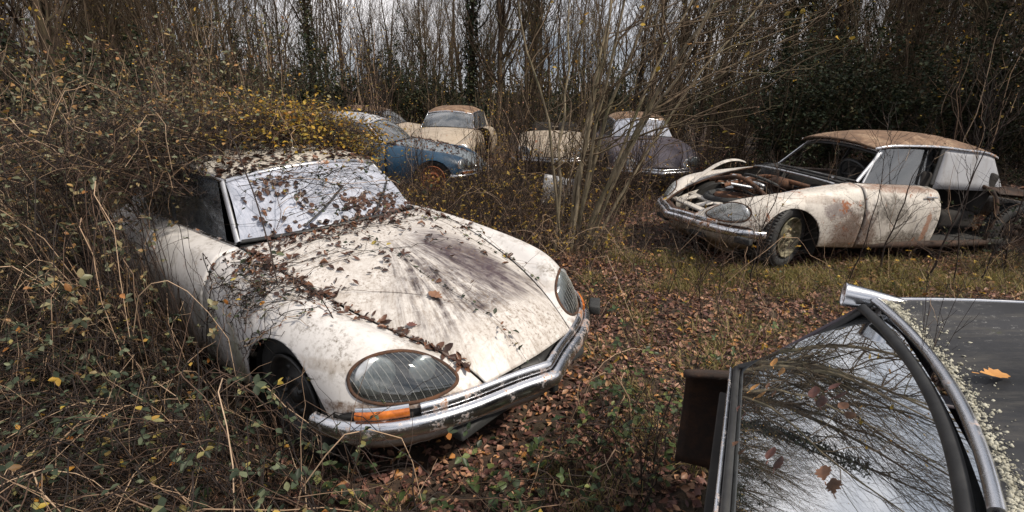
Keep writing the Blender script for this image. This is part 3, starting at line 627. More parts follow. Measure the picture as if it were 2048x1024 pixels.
    G = np.array([bc[3:-3]+nr[3:-3]*-.03+np.array([0, 0, .0]), bc[3:-3]+nr[3:-3]*-.05+np.array([.02, 0, .055]), bc[3:-3]*np.array([1, .97, 1])+nr[3:-3]*-.06+np.array([.04, 0, .085])]); a = Acc(); a.add(loc(G), grid_faces(3, n_-6)); solid(a.build('bumper_apron', m_rustd if hero == 2 else m_seal, car), .004)
    for s in (1, -1):
        if hero == 2: break
        seg = slice(8, 14) if s == 1 else slice(n_-14, n_-8)
        c = bc[seg]+nr[seg]*.002+np.array([.03, 0, .062]); 
        o = strip('indicator_housing', chrm, car, c, .062, .008, nr[seg]+np.array([0, 0, .1]))
        c2 = c[0:6]; L = c2*.5+(c2[::1])*.5; strip('indicator_lens', m_amber, car, L+nr[seg]*.009, .036, .012, nr[seg])
    a = Acc(); 
    for yy in (-.055, .055): box_acc(a, loc(np.array((-.025, yy*0, .365))), (.05, .045, .075), None, 0, .7)
    bevel(a.build('overrider', m_rubber, car), .008)
    if hero:
        a = Acc(); box_acc(a, loc(np.array((.25, 0, .29))), (.30, 1.0, .05)); box_acc(a, loc(np.array((.30, -.95, .36))), (.07, .16, .06), (0, 0, .5)); bevel(a.build('towing_bracket', m_rubber, car), .01)
    if 'screen' in parts:
        P, F = sheet(curve_top, curve_base); a = Acc(); a.add(loc(P), F); a.build('windscreen', screen or m_glass, car)
    if 'roof' in parts:
        A = np.linspace(-1, 1, 40); T = curve_top(A); strip('windscreen_header', chrm, car, T+np.array([-.01, 0, .004]), .030, .012, np.tile([-.7, 0, .5], (40, 1)))
        strip('header_seal', m_seal, car, T+np.array([-.02, 0, -.024]), .038, .010, np.tile([-.7, 0, .5], (40, 1)))
        Bc = curve_base(A); strip('windscreen_seal', m_seal, car, Bc+np.array([-.006, 0, .004]), .026, .010, np.tile([-.6, 0, .7], (40, 1)))
        aa = np.linspace(-4, 4, 44); bb = np.linspace(0, 6, 44); A2, B2 = np.meshgrid(aa, bb, indexing='ij')
        P = roofnet(np.abs(A2), B2)*np.stack([np.ones_like(A2), np.where(A2 < 0, -1, 1), np.ones_like(A2)], -1)
        a = Acc(); a.add(loc(P), grid_faces(44, 44)); solid(a.build('roof', roofm, car), .018, -1)
    if 'rear_screen' in parts or ('tail' in parts and 'roof' in parts):
        P, F = sheet((lambda a: np.stack([3.612+.012*np.abs(a)**2, .44*a, 1.236-.004*np.abs(a)**2], -1)) if hero == 3 else rtop, rbase, bul=.007 if hero == 3 else -.003); a = Acc(); a.add(loc(P), F); a.build('rear_window', m_glass if hero != 3 else m_nearglass, car)
    if 'tail' in parts:
        aa = np.linspace(-4, 4, 24); bb = np.linspace(0.3, 4, 20); A2, B2 = np.meshgrid(aa, bb, indexing='ij')
        P = bootnet(np.abs(A2), B2)*np.stack([np.ones_like(A2), np.where(A2 < 0, -1, 1), np.ones_like(A2)], -1)
        a = Acc(); a.add(loc(P), grid_faces(24, 20)); solid(a.build('boot_lid', white if hero != 2 else m_rustd, car), .01)
        a = Acc(); G = np.array([[(4.86+.03*math.cos(x*1.3), x*.49, z) for x in np.linspace(-1, 1, 14)] for z in (.60, .50, .40, .33)]); a.add(loc(G), grid_faces(4, 14)); solid(a.build('tail_panel', white, car), .008)
    # floor and cabin furniture
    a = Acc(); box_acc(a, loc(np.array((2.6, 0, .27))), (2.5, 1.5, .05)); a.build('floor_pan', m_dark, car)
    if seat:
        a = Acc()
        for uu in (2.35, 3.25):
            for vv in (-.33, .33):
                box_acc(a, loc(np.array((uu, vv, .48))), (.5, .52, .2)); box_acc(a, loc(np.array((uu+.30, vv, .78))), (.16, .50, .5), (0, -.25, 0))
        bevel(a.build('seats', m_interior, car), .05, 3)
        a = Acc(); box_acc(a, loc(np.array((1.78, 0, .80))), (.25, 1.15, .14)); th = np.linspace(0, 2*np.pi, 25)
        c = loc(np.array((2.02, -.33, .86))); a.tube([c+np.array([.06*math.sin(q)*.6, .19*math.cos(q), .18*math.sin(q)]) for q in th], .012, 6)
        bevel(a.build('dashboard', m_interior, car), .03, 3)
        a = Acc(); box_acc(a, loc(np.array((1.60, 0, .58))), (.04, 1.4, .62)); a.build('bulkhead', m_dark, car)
    return car

CARS = dict(white=(-.97, 3.082, -.682, .019, -.013), right=(3.249, 5.863, -2.958, .034, .009), blue=(-1.92, 9.3, -.064, .003, .003),
            back=(-1.62, 12.1, -1.701, 0, 0), dark=(2.698, 10.55, -1.575, 0, 0), near=(2.81, .04, -.4363, 0, 0))
def park(car, key, z=0., scale=1., pos=None):
    x, y, yaw, pt, rl = pos or CARS[key]; car.location = (x, y, z); car.scale = (scale,)*3
    car.rotation_mode = 'XYZ'; car.rotation_euler = (-rl, -pt, yaw); return car
def car_matrix(key, z=0.):
    x, y, yaw, pt, rl = CARS[key]
    from mathutils import Euler
    return Matrix.Translation((x, y, z))@Euler((-rl, -pt, yaw), 'XYZ').to_matrix().to_4x4()
def tocar(key, P, side=1, z=0.):
    m_ = np.array(car_matrix(key, z)); L = loc(P, side); return L@m_[:3, :3].T+m_[:3, 3]

# ------------------------------------------------------------------ ground
def gh(x, y):
    x = np.asarray(x, float); y = np.asarray(y, float)
    return .022*np.sin(x*1.7+.4)*np.cos(y*1.3+1)+.014*np.sin(x*4.1+y*2.2)+.010*np.cos(y*5.3-x*1.9)-.02
def make_ground():
    g = np.concatenate([-np.geomspace(300, 12, 26)[:-1], np.linspace(-12, 12, 140), np.geomspace(12, 300, 26)[1:]])
    X, Y = np.meshgrid(g, g+6, indexing='ij'); Z = gh(X, Y)+np.where(np.hypot(X, Y-6) > 30, (np.hypot(X, Y-6)-30)*.01, 0)
    a = Acc(); a.add(np.stack([X, Y, Z], -1), grid_faces(len(g), len(g))[:, ::-1]); o = a.build('ground', m_ground); tag(o, kind='structure')
make_ground()

# ------------------------------------------------------------------ the cars
car1 = make_ds('cream white saloon with streaked leaf-strewn bonnet and milky windscreen, large among the brambles', m_white, m_creamroof, m_hood, hero=1, screen=m_screen, rim=m_seal)
park(car1, 'white')
# faint wiper arms on the milky screen
for v0 in (-.12, .38):
    a = Acc(); A = np.linspace(v0, v0-.42, 8); b = curve_base(A/.615*.9); t_ = curve_top(A/.525*.8); q = np.linspace(.02, .50, 8)[:, None]
    a.tube(loc(b*(1-q)+t_*q+np.array([-.045, 0, .04])), .006, 5); a.build('wiper', m_seal, car1)

# right-hand wreck: bonnet gone, engine bay open
RFW = [[(u-(.075, .04, 0, 0, 0, 0, 0)[i], v*(1.03 if i < 2 else 1.), z+(.028, .030, .016, .012, .008, .004, 0)[i]) for i, (u, v, z) in enumerate(r)] for r in RF]
_rn = roofnet; roofnet = Net(RFW)
car2 = make_ds('cream wreck with missing bonnet, open engine bay and brown weathered roof, beyond the clearing', m_white2, m_tanroof, m_white2, hero=2, parts=('roof', 'tail'), chrm=m_chromeR, lensm=m_lensdusty)
park(car2, 'right')
for s_ in (1, -1):
    P, F = panel(sidenet, .15, 7, su(1.675), su(2.70), 24, 26); hinge = np.array((1.675, .87, 0)); 
    o = mk_panel('front_door', m_white2, car2, P-hinge, F, s_, .03)
    L0 = loc(hinge, s_)-loc(np.zeros(3), 1)
    # keep the pivot at the hinge so that the door hangs slightly open
    me = o.data; V = np.array([v.co for v in me.vertices]); base = loc(np.zeros(3), s_); V = V-base
    me.vertices.foreach_set('co', V.astype(np.float32).ravel()); o.location = loc(hinge, s_)
    o.rotation_euler = (0, R(-1.6), R(4.5)*(1 if s_ < 0 else -1)*(1 if s_ < 0 else .3)); me.update()
    a = Acc(); hp = sidenet(np.full(8, 3.0), np.linspace(su(2.46), su(2.62), 8)); a.tube(loc(hp-hinge+np.array([0, .025, 0]), s_)-base, .010, 6, cap=True); a.build('handle', m_chrome, o)
    P0 = sidenet(np.full(10, .1), np.linspace(su(1.80), su(2.72), 10)); P1 = roofnet(np.full(10, 3.97), np.linspace(.5, 3.15, 10))
    tt = np.linspace(0, 1, 6)[None, :, None]; G = P0[:, None]*(1-tt)+P1[:, None]*tt
    if s_ < 0:
        a = Acc(); a.add(loc(G-hinge, s_)-base, grid_faces(10, 6)); g_ = a.build('door_window', m_shadeglass, o)
        a = Acc(); L = loc(np.linspace(P0[0], P1[0], 6)-hinge, s_)-base; a.tube(L, .013, 6, cap=True); a.build('window_frame', m_alu, o)
    # plain panel filling the window line behind the door
    if s_ < 0:
        P0 = sidenet(np.full(12, .12), np.linspace(su(2.74), su(3.78), 12))+np.array([0, -.03, -.05]); P1 = roofnet(np.full(12, 3.9), np.linspace(3.2, 5.6, 12))
        G = P0[:, None]*(1-tt)+P1[:, None]*tt; a = Acc(); a.add(loc(G, s_), grid_faces(12, 6)); solid(a.build('quarter_panel', m_panelwhite, car2), .01, 0)
# bare sill and door aperture
a = Acc()
for s_ in (1, -1):
    L = sidenet(np.full(20, 6.9), np.linspace(su(1.66), su(3.5), 20))+np.array([0, -.05, .0]); a = Acc(); a.tube(loc(L, s_), .04, 8); a.build('sill', m_stub, car2)
    a = Acc(); L = np.array([sidenet(np.array(q), np.array(su(3.46))) for q in np.linspace(0, 7, 12)])+np.array([0, -.05, 0]); a.tube(loc(L, s_), .022, 8); a.build('door_frame_post', m_stub, car2)
# engine bay
def cp(u, v, z): return loc(np.array((u, v, z)))
a = Acc()
for s_ in (1, -1):
    a = Acc(); G = np.array([[(u, s_*(v0-.07*t), z0-.10-.40*t) for t in np.linspace(0, 1, 5)] for u, v0, z0 in ((.30, .44, .60), (.5, .50, .66), (.8, .57, .73), (1.1, .62, .80), (1.35, .64, .85), (1.58, .66, .88))]); a.add(loc(G), grid_faces(6, 5)); solid(a.build('inner_wing', m_white2, car2), .01, 0)
    a = Acc(); L = arc_pts(front, 3.05, 3.05, 0); L = front(np.full(30, 3.06), np.linspace(.2, 7, 30))+np.array([0, -.012, -.012]); a.tube(loc(L*np.array([1, s_, 1])), .012, 6); a.build('bonnet_gutter', m_chromeR if s_ < 0 else m_rustd, car2)
a = Acc(); box_acc(a, cp(.85, 0, .30), (1.45, .98, .03)); a.build('bay_floor', m_dark, car2)
# pressed white cross panel with big opening, behind the nose
a = Acc()
for (u0, u1, v0, v1, z) in ((.22, .30, -.44, .44, .50), (.46, .54, -.46, .46, .55)): box_acc(a, cp((u0+u1)/2, 0, z), (u1-u0, v1-v0, .03), (0, .2, 0))
for vv in (-.40, -.05, .30): box_acc(a, cp(.38, vv, .53), (.18, .10, .028), (0, .22, 0))
bevel(a.build('nose_frame', m_white2, car2), .012)
a = Acc(); th = np.linspace(0, 2*np.pi, 40)
for (r_, z_) in ((.27, .60), (.22, .615)): a.tube([cp(.78+r_*math.cos(q), .05+r_*math.sin(q), z_+.03*math.cos(q)) for q in th], .045 if r_ > .25 else .02, 8)
a.build('spare_tyre', m_rubber, car2)
a = Acc(); lathe_acc(a, [(.20, 0), (.19, .03), (.12, .04), (.10, .02), (.03, .03), (.001, .03)], (0, 0, 0), 'Z', 26); o = a.build('spare_rim', m_rust, car2); o.location = cp(.78, .05, .60)
a = Acc(); box_acc(a, cp(1.22, .02, .55), (.42, .36, .34), (0, 0, .05), 0, .85); box_acc(a, cp(1.18, .04, .745), (.34, .20, .06), (0, .05, .05)); bevel(a.build('engine_block', m_rust, car2), .02)
a = Acc(); lathe_acc(a, [(.001, .10), (.09, .10), (.13, .085), (.14, .05), (.14, 0), (.10, -.02)], (0, 0, 0), 'Z', 30); o = a.build('air_cleaner', m_rustd, car2); o.location = cp(1.16, -.22, .76); o.rotation_euler = (.2, -.15, 0)
a = Acc(); lathe_acc(a, [(.001, .12), (.06, .12), (.075, .10), (.075, 0)], (0, 0, 0), 'Z', 22); o = a.build('hydraulic_sphere', m_rust, car2); o.location = cp(.98, .34, .70)
a = Acc(); lathe_acc(a, [(.001, .16), (.10, .15), (.13, .10), (.14, .02), (.12, -.05)], (0, 0, 0), 'Z', 26); o = a.build('heater_fan_drum', m_rubber, car2); o.location = cp(1.45, .28, .80); o.rotation_euler = (.1, .3, 0)
r_ = np.random.default_rng(21)
for k in range(16):
    p = [cp(r_.uniform(.45, 1.5), r_.uniform(-.5, .5), r_.uniform(.58, .82)) for _ in range(4)]
    t_ = np.linspace(0, 1, 16)[:, None]; q = (1-t_)**3*p[0]+3*(1-t_)**2*t_*(p[1]+[0, 0, .12])+3*(1-t_)*t_**2*(p[2]+[0, 0, .1])+t_**3*p[3]
    a = Acc(); a.tube(q, r_.choice([.007, .011, .017, .024]), 7); a.build('hose', [m_rubber, m_rustd, m_rust, m_seal, m_alu][k % 5], car2)
a = Acc(); 
for k in range(9): box_acc(a, cp(r_.uniform(.6, 1.5), r_.uniform(-.45, .45), r_.uniform(.60, .78)), (r_.uniform(.05, .22), r_.uniform(.03, .14), r_.uniform(.03, .10)), tuple(r_.uniform(-.5, .5, 3)))
bevel(a.build('loose_brackets', m_rust, car2), .006); tag(bpy.data.objects['loose_brackets'], kind='stuff')
for k, (v0, dv) in enumerate(((-.55, .5), (-.1, .48))):   # wiper linkage and cowl rails lying on the scuttle
    a = Acc(); L = np.array([cp(1.46+.16*abs(v0+dv*t)**1.5, v0+dv*t*1.1, .93+.02*math.sin(t*3)) for t in np.linspace(0, 1, 12)]); a.tube(L, .011, 6); a.build('wiper_arm', m_alu, car2)
for dz, du, mt in ((.0, -.10, m_rubber), (-.012, -.17, m_alu), (.02, -.04, m_rubber)):
    A = np.linspace(-1, 1, 30); L = front(np.abs(A)*3., np.full(30, 7.))*np.stack([np.ones(30), np.sign(A), np.ones(30)], -1)+np.array([du, 0, dz-.01]); a = Acc(); a.tube(loc(L), .013, 6); a.build('scuttle_rail', mt, car2)
a = Acc(); L = np.array([cp(.50+.62*t, .30+.34*t, .78+.20*math.sin(t*1.9)) for t in np.linspace(0, 1, 16)]); 
strip('bent_trim_strip', m_white2, car2, np.array([(.46+.75*t, .42+.12*t, .70+.27*math.sin(t*2.0)) for t in np.linspace(0, 1, 16)]), .055, .008, np.tile([-.1, -.3, .9], (16, 1)))
# white undertray hanging below the near end of the bumper
G = np.array([[(.13+.42*q+.10*t, -.30-.50*q+.02*t-.10*t*(.5-q), .345-.25*t*(1-abs(2*q-.9)**1.5*.75)) for q in np.linspace(0, 1, 14)] for t in np.linspace(0, 1, 8)]); a = Acc(); a.add(loc(G), grid_faces(8, 14)); solid(a.build('undertray', m_white2, car2), .006, 0)
# steering wheel behind the missing screen
th = np.linspace(0, 2*np.pi, 33); c = cp(1.98, -.34, .93); a = Acc(); a.tube([c+np.array([.10*math.sin(q), .19*math.cos(q), .165*math.sin(q)]) for q in th], .013, 7)
a.tube([c-np.array([0, 0, .0]), c+np.array([.22, 0, -.12])], .015, 6); a.tube([c, c+np.array([0, -.18, 0])], .012, 6); a.build('steering_wheel', m_rubber, car2)

roofnet = _rn
# the blue one with bleached bonnet
car3 = make_ds('dark blue saloon with bleached grey bonnet and roof, facing right', m_blue, m_greyroof, m_bluelight, chrm=m_chrome, rim=m_rimrust)
park(car3, 'blue')
car4 = make_ds('white saloon with tan roof and swung-open door, behind the blue car', m_white3, m_tanroof, m_white3)
park(car4, 'back', scale=1.04)
for o in [c for c in car4.children if c.name.split('.')[0] in ('front_door',)][1:2]:
    pv = loc(np.array((1.675, .87, 0)), -1); o.location = pv-0*pv; M_ = Matrix.Translation(Vector(pv))@Matrix.Rotation(R(52), 4, 'Z')@Matrix.Translation(-Vector(pv)); o.matrix_basis = M_
car5 = make_ds('dull purple-grey saloon with pale roof, facing out of the wood behind the sapling clump', m_purple, m_tanroof, m_purple, screen=m_screen)
park(car5, 'dark')
car6 = make_ds('tan-roofed saloon farthest back, half buried in twigs behind the blue car', m_white3, m_tanroof, m_white3)
park(car6, 'blue', pos=(-3.1, 14.6, -.10, 0, 0))
car7 = make_ds('roofless pale tan saloon between the blue and the purple-grey cars', m_white3, m_tanroof, m_white3, parts=('hood', 'tail'), seat=True)
park(car7, 'dark', pos=(.95, 12.0, -1.66, 0, 0))

# near car at the lower right, seen over its rear window
roof_std, rtop_std, rbase_std = roofnet, rtop, rbase
def rbase(a):
    q = np.abs(a); return np.stack([3.958+.0*q, .465*a, .938-.008*q**2], -1)
RF2 = [[tuple(p) for p in r] for r in RF]
for r, e in zip(RF2, ([(3.10,0,1.372),(3.38,0,1.318),(3.592,0,1.258)], [(3.10,.19,1.370),(3.38,.18,1.316),(3.597,.16,1.258)], [(3.10,.355,1.353),(3.39,.34,1.306),(3.612,.30,1.259)], [(3.10,.47,1.325),(3.40,.435,1.292),(3.627,.39,1.260)], [(3.10,.54,1.290),(3.42,.495,1.272),(3.645,.445,1.250)])): r[4:] = e
roofnet = roof_near = Net(RF2)
def rtop(a):
    q = np.abs(a); return np.stack([3.597+.046*q**2, .425*a, 1.246-.004*q**2], -1)
car8 = make_ds('black-roofed dark saloon with glossy rear window at the lower right corner', m_purple, m_blackroof, m_purple, hero=3, parts=('hood', 'screen', 'roof', 'doors', 'rear_screen'), front_wheel=True, chrm=m_chromeC)
NZ = -.085
park(car8, 'near', NZ)
for s_ in (1, -1):
    P, F = panel(sidenet, .0, 7, su(3.465), su(4.14), 22, 22); mk_panel('rear_wing_stub', m_stub, car8, P, F, s_, .02)
    if s_ > 0: continue
    # chrome trumpet lamp at the end of the gutter
    c = loc(roofnet(np.array(4.), np.array(5.8)), s_)+np.array([0, 0, .012]); a = Acc()
    lathe_acc(a, [(.001, .10), (.016, .08), (.030, .02), (.042, -.06), (.050, -.135), (.052, -.14), (.044, -.137), (.04, -.12), (.001, -.118)], (0, 0, 0), 'X', 26); o = a.build('trumpet_indicator', m_chrome, car8); o.location = c; o.scale = (.85, .6, .72); o.location.z -= .022; o.rotation_euler = (0, .06, 0)
A = np.linspace(-1, 1, 44); T = rtop(A); B_ = rbase(A)
strip('rear_header_trim', m_chromeC, car8, T+np.array([.002, 0, .012]), .023, .011, np.tile([.5, 0, .8], (44, 1)))
strip('rear_header_seal', m_seal, car8, T+np.array([.032, 0, -.012]), .025, .008, np.tile([.7, 0, .6], (44, 1)))
strip('rear_glass_base_trim', m_seal, car8, B_+np.array([.012, 0, .0]), .020, .010, np.tile([.7, 0, .6], (44, 1)))
strip('rear_glass_base_chrome', m_chrome, car8, B_+np.array([.028, 0, -.006]), .010, .008, np.tile([.7, 0, .6], (44, 1)))
for s_ in (1, -1):
    L = np.linspace(rbase(np.array(1.)), rtop(np.array(1.)), 16)+np.array([.004, .010, 0]); L[:, 2] -= .05*4*np.linspace(0, 1, 16)*(1-np.linspace(0, 1, 16))*.6; strip('rear_pillar_seal', m_seal, car8, L, .022, .012, np.tile([.5, .5, .7], (16, 1)), s_)
# parcel shelf with a raised rim under the rear window
a = Acc(); box_acc(a, loc(np.array((3.78, 0, .80))), (.46, 1.0, .02)); bevel(a.build('parcel_shelf', m_interior, car8), .005)
# lichen crust along the rear edge of the black roof
r_ = np.random.default_rng(5); a = Acc(); n_ = 3400; aa = r_.uniform(-4, 4, n_); bb = 6-np.abs(r_.normal(0, np.where(r_.random(n_) < .86, .045, .18), n_))-.02
P = roofnet(np.abs(aa), bb)*np.stack([np.ones(n_), np.sign(aa), np.ones(n_)], -1); P = loc(P)+r_.normal(0, .0012, (n_, 3))
for p in P:
    q = .0008+.0048*r_.random()**3; v = r_.normal(0, 1, (6, 3)); v /= np.linalg.norm(v, axis=1)[:, None]; v = np.array([[1, 0, 0], [-1, 0, 0], [0, 1, 0], [0, -1, 0], [0, 0, .8], [0, 0, -.8]])+r_.normal(0, .2, (6, 3))
    a.add(p+v*q, [[0, 2, 4], [2, 1, 4], [1, 3, 4], [3, 0, 4], [2, 0, 5], [1, 2, 5], [3, 1, 5], [0, 3, 5]])
o = a.build('lichen_crust', m_lichen, car8); tag(o, kind='stuff')

rtop_near, rbase_near = rtop, rbase; roofnet, rtop, rbase = roof_std, rtop_std, rbase_std
# detached panel lying at the foot of the saplings
a = Acc(); G = np.array([[(x*(1-.25*z), .05*math.sin(x*3)+.10*(1-(z/.5)**2), z) for z in np.linspace(0, .5, 8)] for x in np.linspace(-.30, .30, 12)]); a.add(G, grid_faces(12, 8))
o = solid(a.build('detached_panel', m_panelwhite), .01); tag(o, 'loose white body panel leaning at the foot of the sapling clump', 'car panel'); p = on(1118, 412, 0); o.location = p; o.rotation_euler = (-.5, .12, .15)

# ------------------------------------------------------------------ plants: batch helpers
def tubes(a, P, r, sides=3, mi=0):
    """P (N,n,3) polylines, r (N,n) radii"""
    P = np.asarray(P, float); N, n = P.shape[:2]
    if N == 0: return
    r = np.broadcast_to(r, (N, n)); T = np.gradient(P, axis=1); T /= np.linalg.norm(T, axis=2)[..., None]+1e-9
    ref = np.where((np.abs(T[..., 2]).mean(1) < .8)[:, None], np.array([[0, 0, 1.]]), np.array([[1., 0, 0]]))[:, None]
    A = np.cross(T, ref); A /= np.linalg.norm(A, axis=2)[..., None]+1e-9; B = np.cross(A, T)
    th = np.arange(sides)*2*np.pi/sides
    V = P[:, :, None]+r[:, :, None, None]*(np.cos(th)[:, None]*A[:, :, None]+np.sin(th)[:, None]*B[:, :, None])
    b = (np.arange(N)*n*sides)[:, None, None]; i = (np.arange(n-1)*sides)[None, :, None]; j = np.arange(sides)[None, None]; k = (j+1) % sides
    a.add(V.reshape(-1, 3), np.stack([b+i+j, b+i+k, b+i+sides+k, b+i+sides+j], -1).reshape(-1, 4), mi)
def unit(v): return v/(np.linalg.norm(v, axis=-1)[..., None]+1e-9)
def smooth_noise(g, N, n, amp):
    w_ = g.normal(0, 1, (N, n, 3)).cumsum(1); w_ -= w_[:, :1]; return w_*amp
def sprout(g, P, r, k, L, ang=(.5, 1.), up=.3, n=6, t0=.2, t1=1., rf=.5, wob=.05, rmin=.0012):
    """k children per polyline; returns polylines and radii"""
    N, m_ = P.shape[:2]; r = np.broadcast_to(r, (N, m_)); idx = np.repeat(np.arange(N), k); t = g.uniform(t0, t1, len(idx))*(m_-1.001)
    i = np.floor(t).astype(int); f = (t-i)[:, None]; p = P[idx, i]*(1-f)+P[idx, i+1]*f; rr = r[idx, i]*(1-f[:, 0])+r[idx, i+1]*f[:, 0]
    T = unit(P[idx, i+1]-P[idx, i]); q = unit(np.cross(T, g.normal(0, 1, T.shape))); an = g.uniform(*ang, len(idx))[:, None]
    d = unit(T*np.cos(an)+q*np.sin(an)+np.array([0, 0, up*.3])); ln = g.uniform(*L, len(idx))*(1.15-.5*t/(m_-1)); s_ = np.linspace(0, 1, n)
    Q = p[:, None]+d[:, None]*(ln[:, None]*s_)[..., None]; Q[..., 2] += (up*ln[:, None]*s_**2*.6)
    Q = Q+smooth_noise(g, len(idx), n, 1.)*wob*ln[:, None, None]
    r0 = np.maximum(rr*rf, rmin); R_ = r0[:, None]*(1-.75*s_)[None]+rmin*.3; return Q, R_
def leaf_on(a, g, P, k, L, mi, W=.55, spread=.02, t0=.1, trip=False):
    """leaves attached along polylines"""
    N, m_ = P.shape[:2]
    if N == 0: return
    idx = np.repeat(np.arange(N), k) if np.isscalar(k) else g.integers(0, N, int(k[0])); t = g.uniform(t0, 1, len(idx))*(m_-1.001); i = np.floor(t).astype(int); f = (t-i)[:, None]
    p = P[idx, i]*(1-f)+P[idx, i+1]*f; d = g.normal(0, 1, p.shape)*[1, 1, .5]; d = unit(d); nr = unit(g.normal(0, .55, p.shape)+[0, 0, 1]); ln = g.uniform(*L, len(idx))
    if trip:   # three leaflets on a short stalk
        st = p+d*ln[:, None]*.8; tubes(a, np.stack([p, (p+st)/2, st], 1), np.full((len(idx), 3), .0011), 3, 0)
        sd_ = unit(np.cross(d, nr))
        for dd in (d, unit(d*.25+sd_), unit(d*.25-sd_)): a.leaves(st, dd, nr, ln, W, .10, mi)
    else: a.leaves(p+g.normal(0, spread, p.shape), d, nr, ln, W, .12, mi)

car_foot = [(*CARS[k][:3], s0, s1) for k, s0, s1 in (('white', -1.0, .0), ('right', 0, 0), ('blue', 0, 0), ('back', 0, 0), ('dark', 0, 0), ('near', 0, -.72))]
car_foot += [(-3.1, 14.6, -.10, 0, 0), (.95, 12.0, -1.66, 0, 0)]
def in_car(x, y, mar=.0, which=None):
    x = np.asarray(x, float); y = np.asarray(y, float); r_ = np.zeros(x.shape, bool)
    for n_, (cx, cy, yaw, q0, q1) in enumerate(car_foot):
        if which is not None and n_ not in which: continue
        F = np.array([math.cos(yaw), math.sin(yaw)]); lx = (x-cx)*F[0]+(y-cy)*F[1]; ly = -(x-cx)*F[1]+(y-cy)*F[0]
        fr = np.clip((1.52-lx)/.5, 0, 1)**.5    # nose rounds off in plan
        r_ |= (lx < 1.55+mar) & (lx > -3.38-q1-mar) & (np.abs(ly) < .88*np.maximum(fr, .2)+mar)
    return r_
def in_view(x, y, m_=1.0, far=60):
    """ground positions the photo's field covers, with a generous margin so side views hold too"""
    return (y > .2) & (np.abs(x) < 1.12*y+1.5+m_) & (y < far)

# ------------------------------------------------------------------ trees of the wood
def tree_meshes(seed, H, r0, nb, lean, light, leafn=0, leaf_m=None, ivy=0, fork=0, lvl3=3):
    g = np.random.default_rng(seed); n = 16; s_ = np.linspace(0, 1, n)
    az = g.uniform(0, 6.28); P = np.zeros((1, n, 3)); P[0, :, 2] = s_*H
    P[0, :, :2] = (np.array([math.cos(az), math.sin(az)])*lean*H)[None]*(s_**1.4)[:, None]; P += smooth_noise(g, 1, n, .03)*np.array([1, 1, .15])
    r = (r0*(1-.82*s_))[None]; r[0, 0] *= 1.35
    t = Acc(); tubes(t, P, r, 8); trunks = [(P, r)]
    if fork:
        Q, rq = sprout(g, P, r, fork, (H*.5, H*.7), (.15, .4), .35, 14, .08, .5, .72, .012, .006); tubes(t, Q, rq, 6); trunks.append((Q, rq))
    c = Acc(); L1s = []
    for Pq, rq in trunks:
        k = nb if len(Pq) == 1 else max(4, nb//3)
        L1, r1 = sprout(g, Pq, rq, k, (1.2, 3.4), (.35, .95), .45, 9, .16, 1., .42, .018, .004); tubes(c, L1, r1, 4); L1s.append((L1, r1))
    L1 = np.concatenate([q[0] for q in L1s]); r1 = np.concatenate([q[1] for q in L1s])
    L2, r2 = sprout(g, L1, r1, 7, (.5, 1.6), (.35, .9), .35, 7, .15, 1., .5, .03, .0028); tubes(c, L2, r2, 3)
    L3, r3 = sprout(g, L2, r2, lvl3, (.2, .7), (.4, .9), .25, 5, .15, 1., .55, .04, .0018); tubes(c, L3, r3, 3)
    if leafn: leaf_on(c, g, L3, (leafn,), (.04, .08), 1, .7)
    if ivy:
        m = int(ivy); z = g.uniform(0, H*.75, m); th = g.uniform(0, 6.28, m); ii = np.clip((z/H*(n-1)).astype(int), 0, n-2); cc = P[0, ii]; rad = r0*.9+np.abs(g.normal(0, .12, m))
        p = np.stack([cc[:, 0]+np.cos(th)*rad, cc[:, 1]+np.sin(th)*rad, z], 1); c.leaves(p, np.stack([np.cos(th), np.sin(th), g.normal(-.6, .5, m)], 1), unit(np.stack([np.cos(th), np.sin(th), g.uniform(.2, 1.5, m)], 1)), g.uniform(.06, .11, m), .85, .1, 1)
    bk = m_barkmid if light == 1 else m_barklight if light == 2 else m_bark
    return t.mesh('trunk', bk), c.mesh('crown', [bk, leaf_m or m_yellow])
kinds = []
specs = [(8.5, .075, 26, .07, 0, 60, m_yellow, 0, 0), (7.2, .05, 24, .16, 0, 90, m_yellow, 0, 1), (9.5, .11, 28, .05, 0, 40, m_yellow, 0, 2), (6.6, .04, 22, .26, 1, 90, m_yellow, 0, 1),
         (8.5, .09, 24, .10, 0, 1, m_ivy, 2600, 0), (6.0, .036, 22, .14, 1, 260, m_yellow, 0, 2), (9, .14, 26, .06, 0, 1, m_ivy, 4200, 1), (6.2, .034, 24, .34, 0, 60, m_yellow, 0, 2)]
names_ = ['straight dark bare tree', 'thin slanting dark tree', 'forked dark bare tree', 'thin leaning grey-barked tree', 'ivy-clad dark trunk', 'slender forked tree with a few yellow leaves', 'thick ivy-covered tree', 'spindly crooked tree']
for k, (H, r0, nb, ln, li, lf, lm, iv, fk) in enumerate(specs): kinds.append(tree_meshes(100+k, H, r0, nb, ln, li, lf, lm, iv, fk))
def put_tree(k, x, y, rz, sc, zone):
    e = empty('bare_tree', (x, y, float(gh(x, y))-.05), rz, names_[k]+' in the wood '+zone, 'tree', names_[k]+'s in the wood '+zone); e.scale = (sc, sc, sc*1.)
    for nm, me in zip(('trunk', 'crown'), kinds[k]):
        o = bpy.data.objects.new(nm, me); C.objects.link(o); o.parent = e
g = np.random.default_rng(11); placed = []; cnt = 0
